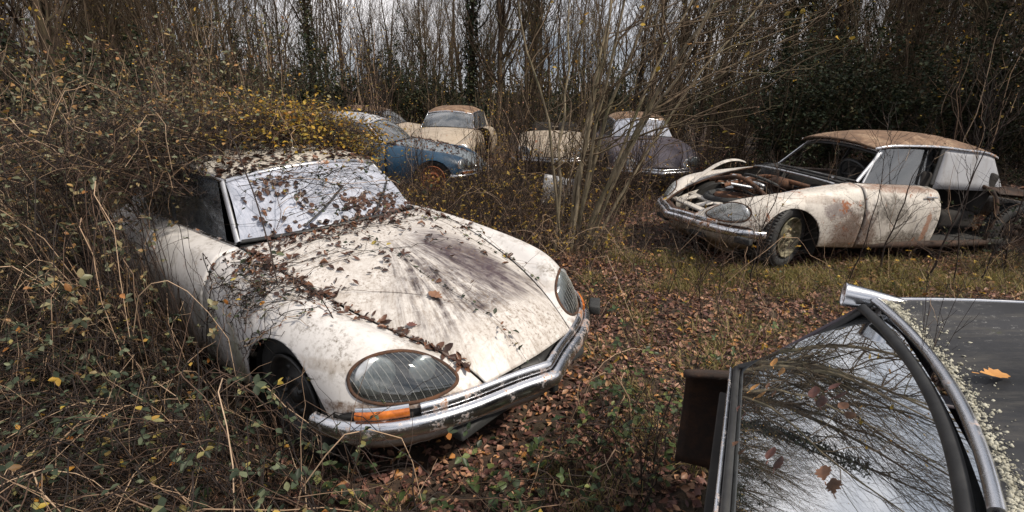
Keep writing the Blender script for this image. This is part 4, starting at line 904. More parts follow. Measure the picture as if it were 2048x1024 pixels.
while cnt < int(238*DENS):
    # distance grows so that far rows fill the gaps of near rows
    y = 11.5+abs(g.normal(0, 1))*15 if g.random() < .72 else g.uniform(5.5, 14); x = g.uniform(-1.15*y-4, 1.15*y+4)
    if y < 14 and -7.2 < x < 8.2: continue
    if y < 16.5 and -5.6 < x < 4.6: continue
    if not in_view(x, y, 3): continue
    dmin = .55 if y > 14 else .9
    if any((x-a_)**2+(y-b_)**2 < dmin**2 for a_, b_ in placed) or in_car(x, y, .3): continue
    placed.append((x, y)); frx = x/y
    pr = np.array([2.2, 3, 1.8, 3, 1.0, 2.2, .6, 3.])*(np.array([1.2, 1.2, 1, 1.2, 2.2, 1, 2.2, 1.2]) if frx > .45 else np.array([1, 1, 1, 1, .8, 1, .5, 1]))
    k = g.choice(8, p=pr/pr.sum()); zone = 'behind the cars' if abs(frx) < .5 else ('on the dark right side' if frx > 0 else 'on the left side')
    put_tree(k, x, y, g.uniform(0, 6.28), g.uniform(.75, 1.2), zone); cnt += 1

# far wood: a mass of trunks and twigs nobody could count
def far_wood():
    g = np.random.default_rng(5); a = Acc(); N = 560; y = g.uniform(34, 75, N); q = g.uniform(-1.25, 1.25, N); q = np.where((np.abs(q) < .4) & (g.random(N) < .35), q*2.6, q); x = q*y; H = g.uniform(6, 12, N); n = 7; s_ = np.linspace(0, 1, n)
    P = np.zeros((N, n, 3)); P[..., 0] = x[:, None]+g.normal(0, .7, N)[:, None]*s_; P[..., 1] = y[:, None]; P[..., 2] = H[:, None]*s_-.3; P += smooth_noise(g, N, n, .10)
    r = g.uniform(.05, .14, N)[:, None]*(1-.8*s_); tubes(a, P, r, 4)
    Q, rq = sprout(g, P, r, 9, (1.5, 4), (.3, .9), .4, 5, .1, 1., .4, .03, .012); tubes(a, Q, rq, 3)
    Q2, r2 = sprout(g, Q, rq, 3, (.8, 2.), (.3, .9), .3, 4, .2, 1., .5, .04, .008); tubes(a, Q2, r2, 3)
    M_ = 60000; yy = g.uniform(26, 60, M_); xx = g.uniform(-1.25, 1.25, M_)*yy; zz = np.abs(g.normal(0, 1.3, M_)); a.leaves(np.stack([xx, yy, zz], 1), unit(g.normal(0, 1, (M_, 3))), unit(g.normal(0, 1, (M_, 3))), g.uniform(.12, .3, M_), .7, .1, 1)
    tag(a.build('far_wood', [m_bark, m_ivy]), kind='stuff')
far_wood()

# ------------------------------------------------------------------ shrubs
def shrub_mesh(seed, H, stems, leafn, Lr, leafmi, spread=.35, L2=5, L3=3, rr=(.006, .014), W=.6):
    g = np.random.default_rng(seed); n = 9; s_ = np.linspace(0, 1, n); az = g.uniform(0, 6.28, stems); ln = g.uniform(.55, 1.05, stems)*H; sp = g.uniform(.1, 1, stems)*spread
    P = np.zeros((stems, n, 3)); P[..., 0] = (np.cos(az)*sp*ln)[:, None]*s_**1.2; P[..., 1] = (np.sin(az)*sp*ln)[:, None]*s_**1.2; P[..., 2] = ln[:, None]*s_
    P[..., :2] += g.normal(0, .10, (stems, 1, 2)); P += smooth_noise(g, stems, n, .02*H); r = g.uniform(*rr, stems)[:, None]*(1-.75*s_)
    a = Acc(); tubes(a, P, r, 5); st = a
    c = Acc(); A1, r1 = sprout(g, P, r, L2, (.3, .9), (.35, .95), .4, 6, .15, 1., .5, .03, .0022); tubes(c, A1, r1, 3)
    A2, r2 = sprout(g, A1, r1, L3, (.1, .4), (.4, 1.), .2, 4, .15, 1., .55, .04, .0014); tubes(c, A2, r2, 3)
    if leafn: leaf_on(c, g, A2, (leafn,), Lr, 1, W)
    return st, c
def shrub_kind(seed, H, stems, leafn, Lr, bark, leafm, **k):
    st, c = shrub_mesh(seed, H, stems, leafn, Lr, 1, **k); return st.mesh('stems', bark), c.mesh('twigs', [bark, leafm])
SH = {
 'bare': ('bare_shrub', 'brown leafless many-stemmed shrub', [shrub_kind(300, 2.8, 26, 120, (.03, .06), m_cane, m_yellow), shrub_kind(301, 2.2, 34, 260, (.03, .05), m_cane, m_litter, spread=.6), shrub_kind(302, 3.6, 20, 60, (.03, .06), m_bark, m_yellow, spread=.25)]),
 'ever': ('evergreen_shrub', 'dark evergreen leafy shrub', [shrub_kind(310, 3.0, 26, 5200, (.05, .09), m_bark, m_ivy, L2=7, L3=5), shrub_kind(311, 2.0, 22, 4200, (.04, .08), m_bark, m_ivy, spread=.6, L2=7, L3=5)]),
 'rose': ('leafy_briar', 'grey-green leafy briar bush', [shrub_kind(320, 1.9, 22, 950, (.03, .055), m_cane, m_rose, spread=.5), shrub_kind(321, 1.6, 26, 800, (.03, .05), m_cane, m_yellow, spread=.6)]),
}
def put_shrub(kind, v, x, y, z, rz, sc, where):
    nm, desc, ms = SH[kind]; e = empty(nm, (x, y, z), rz, f'{desc} {where}', 'shrub', f'{desc}s {where}'); e.scale = (sc, sc, sc)
    for n_, me in zip(('stems', 'twigs'), ms[v % len(ms)]): o = bpy.data.objects.new(n_, me); C.objects.link(o); o.parent = e
g = np.random.default_rng(77); cnt = 0; sp_ = []
while cnt < int(150*DENS):
    y = g.uniform(6.5, 24); x = g.uniform(-1.15*y-2, 1.15*y+2); frx = x/y
    if in_car(x, y, .35): continue
    if y < 13.0 and -.2 < x < 8.0 and not (y > 9.2): continue
    if y < 9.5 and -2.2 < x < 0: continue
    if y < 16 and -2.5 < x < 4.2 and g.random() < .75: continue
    if any((x-a_)**2+(y-b_)**2 < .7 for a_, b_ in sp_): continue
    if y < 9 and x > -2.2: continue
    sp_.append((x, y)); right = frx > .42; kind = g.choice(['bare', 'ever'], p=[.5, .5] if right else [.65, .35] if frx < -.75 else ([.55, .45] if y > 16 else [.85, .15]))
    where = 'under the trees on the right' if right else ('under the trees on the left' if frx < -.4 else 'between and behind the cars'); put_shrub(kind, int(g.integers(0, 3)), x, y, float(gh(x, y)), g.uniform(0, 6.3), g.uniform(.7, 1.15), where); cnt += 1
# dark leafy row right behind the open-bonnet wreck and along the right
for x, y in ((4.4, 8.4), (5.3, 8.9), (6.3, 8.6), (7.3, 8.2), (8.2, 7.6), (5.8, 10.2), (7.2, 9.8), (8.6, 9.2), (4.6, 10.0), (9.3, 8.0), (8.4, 6.3), (9.6, 6.9), (10.5, 8.8), (4.0, 11.8), (5.2, 11.8), (6.6, 11.5), (7.6, 5.2)):
    if int(x*10) % 3 == 1: put_shrub('bare', int(x*5), x-.3, y-.3, 0, x, 1.0, 'behind the open-bonnet wreck'); continue
    put_shrub('ever', int(x*7), x, y, 0, x*2.1, .85+.2*math.sin(x*5), 'behind the open-bonnet wreck')

for k, (x, y, sc) in enumerate(((-.5, 8.3, .62), (.35, 8.7, .7), (1.2, 8.2, .62), (2.1, 8.35, .66), (3.3, 8.7, .6), (.8, 7.1, .5), (-1.5, 7.9, .5), (1.7, 7.4, .5), (.1, 9.9, .8), (1.5, 9.6, .8), (-3.1, 8.1, .5), (3.9, 9.3, .7), (-.4, 7.3, .45))):
    put_shrub('bare', k, x, y, 0, x*4.1, sc, 'in front of the far row of cars')
# sapling clump in the middle
def clump():
    e = empty('sapling_clump', tuple(on(1135, 502)), 0, 'clump of pale lichen-barked sapling stems fanning out beside the white car nose', 'sapling clump'); o0 = np.array(e.location); g = np.random.default_rng(9)
    S = [((1108, 500), (1128, 150), 5.7, .016), ((1130, 505), (1197, 120), 5.5, .022), ((1140, 500), (1225, 60), 5.6, .020), ((1150, 497), (1285, 100), 5.3, .022),
         ((1160, 503), (1405, 60), 5.2, .023), ((1165, 492), (1378, 20), 5.7, .017), ((1148, 505), (1245, 20), 5.1, .018), ((1178, 485), (1480, 60), 5.8, .015), ((1122, 500), (1052, 40), 5.3, .014), ((1172, 502), (1345, 170), 5.0, .016), ((1112, 490), (1180, 230), 6.3, .011), ((1190, 480), (1290, 300), 5.4, .010)]
    n = 12; s_ = np.linspace(0, 1.9, n); Ps = []; rs = []
    for (b, t_, Y, r) in S:
        p0 = at(b[0], b[1], o0[1]+g.normal(0, .08)); p0[2] = -.03; p1 = at(t_[0], t_[1], Y); d = p1-p0; P = p0+d*s_[:, None]; P[:, 2] += .10*np.sin(np.clip(s_, 0, 1)*3.1)*np.linalg.norm(d); P += smooth_noise(g, 1, n, .021)[0]
        a = Acc(); rad = r*(1.22-.54*s_); a.tube(P-o0, rad, 7); a.build('stem', m_barklight if r > .012 else m_barkmid, e); Ps.append(P-o0); rs.append(rad)
    Ps = np.array(Ps); rs = np.array(rs); c = Acc()
    A1, r1 = sprout(g, Ps, rs, 9, (.5, 1.9), (.5, 1.15), .20, 9, .16, .8, .45, .026, .0035); A1[..., 0] += np.linspace(0, .55, 9)**1.2*1.; tubes(c, A1, r1, 4)
    A2, r2 = sprout(g, A1, r1, 3, (.3, .8), (.4, .9), .2, 6, .2, 1., .55, .03, .0022); tubes(c, A2, r2, 3)
    A3, r3 = sprout(g, A2, r2, 2, (.1, .35), (.4, .9), .15, 4, .2, 1., .6, .03, .0015); tubes(c, A3, r3, 3); leaf_on(c, g, A3, (70,), (.04, .07), 1, .7); c.build('twigs', [m_barkmid, m_yellow], e)
clump()

# single thin bare saplings
def sapling(px, py, h, lean, seed, lab, r=.010, mat=None, leaves=0, lm=None, grp=None, name='bare_sapling', nb=9, Y=None):
    g = np.random.default_rng(seed); p = on(px, py) if Y is None else np.array([px, Y, 0.]); e = empty(name, (p[0], p[1], float(gh(p[0], p[1]))-.02), 0, lab, 'sapling', grp); n = 10; s_ = np.linspace(0, 1, n)
    P = np.zeros((1, n, 3)); P[0, :, 2] = h*s_; P[0, :, 0] = lean*h*s_**1.3; P += smooth_noise(g, 1, n, .018); rad = (r*(1-.75*s_))[None]; a = Acc(); tubes(a, P, rad, 6); a.build('stem', mat or m_cane, e)
    c = Acc(); A1, r1 = sprout(g, P, rad, nb, (.25*h**.5, .6*h**.5), (.4, 1.), .35, 7, .25, 1., .5, .03, .002); tubes(c, A1, r1, 3); A2, r2 = sprout(g, A1, r1, 3, (.1, .35), (.4, .9), .2, 4, .2, 1., .6, .03, .0014); tubes(c, A2, r2, 3)
    if leaves: leaf_on(c, g, A2, (leaves,), (.03, .055), 1, .62)
    c.build('twigs', [mat or m_cane, lm or m_yellow], e)
for k, (px, py, h, ln) in enumerate(((1697, 560, 1.5, .03), (1500, 560, 1.3, .15), (1850, 560, 1.6, .2), (1905, 575, 1.9, -.12), (1960, 560, 1.5, .25), (1640, 520, 1.2, -.1), (1480, 500, 1.0, .3), (2010, 540, 2.2, -.1), (1760, 545, 1.1, .1))):
    sapling(px, py, h, ln, 400+k, 'thin reddish bare sapling standing in front of the open-bonnet wreck', .006+.002*(k % 3), grp='thin saplings in front of the open-bonnet wreck')
for k, (px, py, h, ln) in enumerate(((1330, 600, .8, .1), (1400, 640, .7, -.2), (1440, 590, .9, .15), (1260, 610, .6, .2), (1360, 540, .9, -.1), (1480, 650, .8, .05), (1530, 600, .9, -.1))):
    sapling(px, py, h, ln, 440+k, 'short dark weed stalk standing in the leaf litter of the clearing', .0035, grp='dark weed stalks in the clearing', name='weed_stalk')
for k, (X, Y, h, ln) in enumerate(((-2.9, 3.5, 1.75, -.06), (-2.55, 3.3, 1.6, .03), (-2.5, 3.6, 1.7, .07), (-3.4, 3.9, 1.8, -.04), (-3.8, 3.7, 1.6, .05), (-2.75, 4.6, 2.2, .05))):
    sapling(X, 0, h, ln, 460+k, 'tall pale stem with sparse round leaves rising from the brambles at left', .007, m_pale, 90, m_rose, 'tall pale stems in the brambles at left', 'leafy_sapling', 10, Y)
# briars piled over the white car's cabin
for k, (X, Y, Z, s_, v) in enumerate(((-2.35, 4.3, .7, .7, 0), (-2.9, 4.2, .3, .72, 0), (-2.8, 5.3, .2, .7, 1), (-2.25, 3.9, .95, .45, 0), (-3.4, 5.1, 0, .85, 0), (-2.6, 3.6, .2, .7, 0), (-3.6, 4.3, 0, .8, 0), (-4.6, 5.0, 0, .9, 0))):
    put_shrub('rose', v, X, Y, Z, X*3.3, s_, 'growing over and round the white car cabin')
for X, Y, Z, s_ in ((-1.95, 5.0, .72, .36), (-1.72, 5.25, .6, .38), (-2.2, 5.2, .7, .36)):
    put_shrub('rose', 1, X, Y, Z, X*5, s_, 'glowing yellow between the white and the blue car')
for k, (X, Y, s_) in enumerate(((-5.2, 5.0, 1.), (-5.6, 6.6, 1.1), (-4.6, 7.2, 1.), (-6.6, 5.8, 1.1), (-6.0, 8.0, 1.1), (-4.2, 8.6, .9), (-7.6, 7.6, 1.2), (-5.0, 3.9, .8), (-3.6, 7.8, .8), (-5.0, 9.8, 1.), (-6.6, 10, 1.1))):
    put_shrub('ever', k, X, Y, 0, X*2.3, s_*.9, 'in the dark left thicket') if k % 2 else put_shrub('bare', k, X, Y, 0, X*2.3, s_, 'in the dark left thicket')

# ------------------------------------------------------------------ brambles, stalks, litter, grass
def canes(g, x, y, H, L, n=10):
    N = len(x); s_ = np.linspace(0, 1, n); az = g.uniform(0, 6.28, N); P = np.zeros((N, n, 3)); Hh = g.uniform(.45, 1., N)*H; Ln = g.uniform(.4, 1., N)*L; sk = g.uniform(.7, 1.4, N)[:, None]
    P[..., 0] = x[:, None]+(np.cos(az)*Ln)[:, None]*s_; P[..., 1] = y[:, None]+(np.sin(az)*Ln)[:, None]*s_; P[..., 2] = np.clip(Hh[:, None]*np.sin(np.pi*.86*s_**sk), -.02, 9)
    P += smooth_noise(g, N, n, .022)*L**.5; return P
def keep_out(P, which, top=1.5):
    """drop polylines whose points run through a car body"""
    bad = (in_car(P[..., 0], P[..., 1], -.02, which) & (P[..., 2] < top)).any(1); return P[~bad]
def thicket(name, g, pts, H, L, leaf, lm, dead=.4, stalk=1.2, which=None, rr=(.0016, .0040), label=None, sub=2, LL=(.022, .042), top=1.5):
    x, y = pts[:, 0], pts[:, 1]; a = Acc(); P = canes(g, x, y, H, L); P = keep_out(P, which, top); P = P[(np.hypot(P[..., 0], P[..., 1]).min(1) > .75)]; N = len(P); s_ = np.linspace(0, 1, P.shape[1])
    r = g.uniform(*rr, N)[:, None]*(1-.6*s_); tubes(a, P, r, 4, 0)
    Q, rq = sprout(g, P, r, sub, (.15, .5), (.4, 1.1), .15, 6, .1, 1., .6, .04, .0011); ok = ~(in_car(Q[..., 0], Q[..., 1], -.02, which) & (Q[..., 2] < .9)).any(1); Q = Q[ok]; rq = rq[ok]; tubes(a, Q, rq, 3, 0)
    leaf_on(a, g, np.concatenate([P, np.repeat(Q, 2, 1)[:, 1:11]]) if Q.shape[1]*2 >= 11 else P, (int(leaf*N),), LL, 1, .62, trip=True)
    M_ = int(N*stalk); i = g.integers(0, N, M_); sx = x[g.integers(0, len(x), M_)]+g.normal(0, .15, M_); sy = y[g.integers(0, len(x), M_)]*0+y[g.integers(0, len(x), M_)]
    j = g.integers(0, len(x), M_); sx = x[j]+g.normal(0, .12, M_); sy = y[j]+g.normal(0, .12, M_); n = 5; t = np.linspace(0, 1, n); D = np.zeros((M_, n, 3)); hz = g.uniform(.15, .75, M_)*H; tl = g.normal(0, .45, (M_, 2))
    D[..., 0] = sx[:, None]+(tl[:, 0]*hz)[:, None]*t; D[..., 1] = sy[:, None]+(tl[:, 1]*hz)[:, None]*t; D[..., 2] = hz[:, None]*t; D += smooth_noise(g, M_, n, .012); D = keep_out(D, which); D = D[(np.hypot(D[..., 0], D[..., 1]).min(1) > .7)]
    tubes(a, D, (g.uniform(.0009, .0022, len(D))[:, None]*(1-.5*t)), 3, 2)
    return tag(a.build(name, [m_cane, lm, m_straw]), label, kind='stuff')
def clumpy(x, y): return .5+.5*np.sin(x*2.9+1.3*np.sin(y*2.1))*np.cos(y*2.6+1.1*np.sin(x*3.3))
def area(g, N, xr, yr, cond=None, which=None, mar=.05, cl=0.):
    p = np.stack([g.uniform(*xr, int(N*6)), g.uniform(*yr, int(N*6))], 1); p = p[g.random(len(p)) > cl*clumpy(p[:, 0], p[:, 1])]; ok = ~in_car(p[:, 0], p[:, 1], mar, which) & (np.hypot(p[:, 0], p[:, 1]) > .9)
    if cond is not None: ok &= cond(p[:, 0], p[:, 1])
    return p[ok][:N]
g = np.random.default_rng(31)
def roof_heap():
    # dead briars and yellowing leaves heaped over the white car's roof
    g = np.random.default_rng(33); m_ = np.array(car_matrix('white')); a = Acc()
    for N, ur, vr, H, L, lf, mat, lr in ((330, (2.25, 3.9), (-.1, .95), .30, .8, 5, 1, (.022, .04)), (300, (2.3, 3.9), (-.62, .1), .19, .7, 4, 2, (.022, .04)), (420, (2.10, 3.2), (-.75, .1), .24, .5, 14, 2, (.02, .036)), (520, (2.12, 2.9), (-.55, .8), .22, .7, 3, 1, (.02, .036)), (420, (2.3, 3.6), (.45, 1.3), .5, .9, 4, 1, (.022, .04))):
        u = g.uniform(*ur, N); v = g.uniform(*vr, N); t = np.clip((u-1.95)/1.7*6, 0, 6); z = np.where(np.abs(v) < .56, roofnet(np.clip(np.abs(v)/.56*4, 0, 4), t)[:, 2], 1.15)
        B = loc(np.stack([u, v, z], 1))@m_[:3, :3].T+m_[:3, 3]; P = canes(g, B[:, 0], B[:, 1], H, L); P[..., 2] += B[:, 2][:, None]-.01; s_ = np.linspace(0, 1, P.shape[1]); Q_ = P-m_[:3, 3]; lx = Q_@m_[:3, 0]; P = P[(lx > -.62).all(1) == False] if False else P[(lx < -.46).all(1)]
        tubes(a, P, g.uniform(.0012, .003, len(P))[:, None]*(1-.5*s_), 4, 0); A1, r1 = sprout(g, P, np.full(P.shape[:2], .0016), 4, (.08, .3), (.4, 1.1), .1, 5, .05, 1., .6, .05, .0009); tubes(a, A1, r1, 3, 0)
        leaf_on(a, g, A1, (int(lf*len(P)),), lr, mat, .62)
    tag(a.build('briar_heap', [m_cane, m_rose, m_yellow]), kind='stuff')
roof_heap()
th_ = g.uniform(0, 1, 260); fl = tocar('white', np.stack([.2+3.0*th_, g.uniform(.92, 1.45, 260), np.zeros(260)], 1))[:, :2]; thicket('bramble_thicket', g, fl, .66, .9, 1.6, m_bramble, stalk=3.5)
thicket('bramble_thicket', g, area(g, 330, (4.7, 8.2), (4.75, 6.3), cl=.6), .85, .8, 3.5, m_ivy, stalk=3.0)
th_ = g.uniform(0, 1, 420); fl = tocar('white', np.stack([1.75+1.7*th_, g.uniform(.90, 1.35, 420), np.zeros(420)], 1))[:, :2]; thicket('bramble_thicket', g, fl, 1.3, .8, 2.2, m_rose, stalk=3., top=.93)
thicket('bramble_sprigs', g, area(g, 20, (.5, 1.0), (1.45, 2.1)), .5, .4, 5, m_green, stalk=2.0, LL=(.02, .034))
thicket('dry_twig_tangle', g, area(g, int(1200*DENS), (-6.5, 4.6), (6.4, 10.2), lambda x, y: ((x < 1.9) | (y > 7.4)) & (x < 3.8)), .62, .9, .8, m_yellow, stalk=3.4, rr=(.0018, .004), sub=4, LL=(.02, .04))
left = lambda x, y: (x < -.55-.50*(y-1.3)) & in_view(x, y, .5)
thicket('bramble_thicket', g, area(g, int(1750*DENS), (-5.5, -.3), (.95, 4.2), left, cl=.95), .55, 1.2, 2.2, m_bramble, stalk=2.6)
thicket('bramble_thicket', g, area(g, int(850*DENS), (-6.5, -1.5), (2.6, 6.8), lambda x, y: (x < -1.5-.25*(y-2)) & in_view(x, y, .5), cl=.9), .75, 1.4, 7.5, m_rose, stalk=2.0)
thicket('bramble_thicket', g, area(g, int(1100*DENS), (-2.4, 1.6), (4.6, 9.0), lambda x, y: (x < 1.0), cl=.7), .42, .9, 1.5, m_yellow, stalk=3.4, LL=(.018, .034))
thicket('bramble_thicket', g, area(g, int(900*DENS), (-8, 4.5), (8.5, 14)), .95, 1.1, 2.5, m_yellow, stalk=3.5, LL=(.02, .04))
thicket('bramble_thicket', g, area(g, int(700*DENS), (3.6, 9), (4.6, 9.5), lambda x, y: in_view(x, y, 1) & ((x > 6.2) | (y > 6.9))), .8, 1.0, 5, m_ivy, stalk=2.0)
thicket('bramble_sprigs', g, area(g, int(120*DENS), (-.7, 1.1), (1.25, 2.5), cl=.8), .30, .7, 2.4, m_green, stalk=4.5, LL=(.024, .04))
thicket('clearing_stalks', g, area(g, int(330*DENS), (-.2, 6.5), (2.2, 7.5), cl=.9), .28, .7, .8, m_yellow, stalk=3.2, rr=(.0012, .0026), LL=(.018, .03))
thicket('clearing_stalks', g, area(g, int(110*DENS), (-.1, 5.8), (3.2, 6.5), cl=.9), .75, 1.1, .6, m_yellow, stalk=2., rr=(.0018, .0032), LL=(.02, .03))

def litter():
    g = np.random.default_rng(41); a = Acc()
    for N, xr, yr, L in ((36000, (-1.2, 5.2), (1.0, 5.4), (.022, .052)), (15000, (-3, 8), (4.6, 9), (.035, .07)), (9000, (-9, 12), (8, 17), (.06, .10)), (2500, (-5, -.2), (1, 5), (.03, .06))):
        p = area(g, int(N*DENS), xr, yr, None, None, -.62); n = len(p); z = gh(p[:, 0], p[:, 1])+np.abs(g.normal(0, .012, n))+.003; a.leaves(np.column_stack([p, z]), g.normal(0, 1, (n, 3))*[1, 1, .25], unit(g.normal(0, .42, (n, 3))+[0, 0, 1]), g.uniform(*L, n), g.uniform(.4, .8, n), .22, 0, .22)
    tag(a.build('fallen_leaves', m_litter), kind='stuff')
litter()
def grass():
    g = np.random.default_rng(43); a = Acc(); C_ = []
    for N, cx, cy, sx, sy in ((26, 2.55, 4.95, .28, .12), (20, 1.9, 5.1, .5, .1), (150, 3.1, 4.7, 1.0, .40), (50, 2.3, 5.0, .5, .4), (70, 4.6, 4.9, .9, .5), (18, 1.5, 4.2, .9, .8), (26, .9, 2.9, .7, .7), (26, 1.1, 5.9, .25, .5), (40, .2, 2.2, .7, .5), (80, 6, 6, 1.5, 1), (14, 1.6, 3.4, .5, .4)):
        C_.append(np.stack([g.normal(cx, sx, N), g.normal(cy, sy, N)], 1))
    c = np.concatenate(C_); c = c[~in_car(c[:, 0], c[:, 1], .0) & (np.hypot(c[:, 0], c[:, 1]) > 1.4)]; k = int(48*DENS); p = np.repeat(c, k, 0)+g.normal(0, .055, (len(c)*k, 2)); n = len(p); d = g.normal(0, .45, (n, 3)); d[:, 2] = 1
    a.blades(np.column_stack([p, gh(p[:, 0], p[:, 1])-.01]), d, g.uniform(.06, .22, n), g.uniform(.0012, .003, n), g.uniform(.2, 1.1, n)); tag(a.build('grass', m_tuft), kind='stuff')
grass()
def ground_leaves():
    g = np.random.default_rng(47); a = Acc()
    for N, xr, yr, L in ((260, (-.9, 1.0), (1.2, 2.5), (.025, .06)), (300, (-2.6, -.5), (1., 2.6), (.03, .06)), (260, (.5, 4.5), (2.5, 5.5), (.02, .04))):
        p = area(g, int(N*DENS), xr, yr, None, None, .0); n = len(p); z = gh(p[:, 0], p[:, 1])+g.uniform(.02, .14, n); q = np.column_stack([p, z]); st = np.stack([q*[1, 1, 0]+g.normal(0, .02, (n, 3))*[1, 1, 0], q*[1, 1, .5], q], 1); tubes(a, st, np.full((n, 3), .001), 3, 1)
        a.leaves(q, g.normal(0, 1, (n, 3))*[1, 1, .25], unit(g.normal(0, .35, (n, 3))+[0, 0, 1]), g.uniform(*L, n), g.uniform(.6, .95, n), .08, 0, .12)
    tag(a.build('ground_cover', [m_green, m_straw]), kind='stuff')
ground_leaves()

# ------------------------------------------------------------------ what lies on the cars
def on_hood(key, g, A, B, s_=None, lift=.006, z=0., Lr=(.02, .044), mat=None, name='fallen_leaves_on_car', W=(.35, .65)):
    sg = np.sign(A); A = np.abs(A); P = front(A, B); N = front.nrm(A, B); N[N[:, 2] < 0] *= -1; P = P*np.stack([np.ones_like(A), sg, np.ones_like(A)], 1); N = N*np.stack([np.ones_like(A), sg, np.ones_like(A)], 1)
    m_ = np.array(car_matrix(key, z)); L = loc(P+N*lift)@m_[:3, :3].T+m_[:3, 3]; Nw = np.stack([-N[:, 0], -N[:, 1], N[:, 2]], 1)@m_[:3, :3].T; a = Acc(); n = len(L)
    d = g.normal(0, 1, (n, 3)); d -= Nw*(d*Nw).sum(1)[:, None]; a.leaves(L, unit(d)+Nw*.12, unit(Nw+g.normal(0, .22, (n, 3))), Lr[0]*.8+(Lr[1]*1.35-Lr[0]*.8)*g.random(n)**2.2, g.uniform(*W, n), .24, 0, .22)
    return tag(a.build(name, mat or m_darkleaf), kind='stuff')
g = np.random.default_rng(51)
n1, n2, n3, n4 = 330, 190, 40, 70
A = np.concatenate([g.uniform(-3, 3, n1), 3.02+g.normal(0, .10, n2), g.uniform(-3.4, 3.2, n3), g.uniform(-3.2, -.5, n4)]); B = np.concatenate([7-np.abs(g.normal(0, .45, n1)), g.uniform(.8, 6.6, n2), g.uniform(3.0, 7, n3)**1., g.uniform(3.6, 6.8, n4)])
A2 = np.concatenate([g.uniform(3.2, 5.6, 120), g.uniform(.5, 3.6, 150)]); B2 = np.concatenate([g.uniform(3.2, 7, 120), g.uniform(4.2, 6.8, 150)])
on_hood('white', g, np.concatenate([A, A2]), np.clip(np.concatenate([B, B2]), .1, 6.98))
on_hood('blue', g, g.uniform(-3, 3.6, 500), g.uniform(2.6, 7, 500), Lr=(.03, .06)); on_hood('dark', g, g.uniform(-3, 3, 50), g.uniform(3., 7, 50), Lr=(.04, .08))
def on_sheet(key, g, a_, b_, top, base, bul=.035, z=0., Lr=(.03, .055), mat=None, name='fallen_leaves_on_glass', lift=.006):
    T = top(a_); S = base(a_); b_ = b_[:, None]; fwd = -1 if top is curve_top else 1; n0 = unit(np.array([fwd*.7, 0, .7])); P = S*(1-b_)+T*b_+np.array([fwd*.7, 0, .7])*(bul*4*b_*(1-b_))+n0*lift
    m_ = np.array(car_matrix(key, z)); L = loc(P)@m_[:3, :3].T+m_[:3, 3]; Nw = (np.array([-n0[0], 0, n0[2]]))@m_[:3, :3].T; n = len(L); d = g.normal(0, 1, (n, 3)); d -= Nw*(d@Nw)[:, None]; a = Acc()
    a.leaves(L, unit(d), unit(Nw+g.normal(0, .25, (n, 3))), g.uniform(*Lr, n), g.uniform(.5, .85, n), .15, 0, .2); return tag(a.build(name, mat or m_darkleaf), kind='stuff')
cl = [(-.10, .22, .13, .07, 46), (-.42, .20, .12, .07, 34), (.62, .72, .14, .09, 34), (.45, .40, .07, .14, 16), (.75, .30, .06, .12, 10), (0, .03, .5, .03, 80), (0, .5, .5, .25, 14)]
a_ = np.concatenate([g.normal(c_[0], c_[2], c_[4]) for c_ in cl]); b_ = np.concatenate([g.normal(c_[1], c_[3], c_[4]) for c_ in cl]); on_sheet('white', g, np.clip(a_, -.95, .95), np.clip(b_, .01, .97), curve_top, curve_base)
def on_roof(key, g, n, z=0., Lr=(.03, .055), b1=6., pos=None):
    A = g.uniform(-3.9, 3.9, n); B = g.uniform(0.05, b1, n); P = roofnet(np.abs(A), B)*np.stack([np.ones(n), np.sign(A), np.ones(n)], 1)+[0, 0, .006]; m_ = np.array(car_matrix(key, z)); L = loc(P)@m_[:3, :3].T+m_[:3, 3]; a = Acc()
    a.leaves(L, g.normal(0, 1, (n, 3))*[1, 1, .1], unit(g.normal(0, .25, (n, 3))+[0, 0, 1]), g.uniform(*Lr, n), g.uniform(.4, .8, n), .15, 0, .2); tag(a.build('fallen_leaves_on_roof', m_darkleaf), kind='stuff')
on_roof('white', g, 620, b1=3.2); on_roof('blue', g, 160, Lr=(.03, .06)); on_roof('right', g, 60)
# rotting leaves over the tail of the open wreck
A = g.uniform(-4, 4, 500); B = g.uniform(.3, 4, 500); P = bootnet(np.abs(A), B)*np.stack([np.ones(500), np.sign(A), np.ones(500)], 1)+[0, 0, .008]; m_ = np.array(car_matrix('right')); L = loc(P)@m_[:3, :3].T+m_[:3, 3]
a = Acc(); a.leaves(L, g.normal(0, 1, (500, 3))*[1, 1, .1], unit(g.normal(0, .3, (500, 3))+[0, 0, 1]), g.uniform(.03, .07, 500), .6, .15, 0, .2); tag(a.build('fallen_leaves_on_boot', m_darkleaf), kind='stuff')

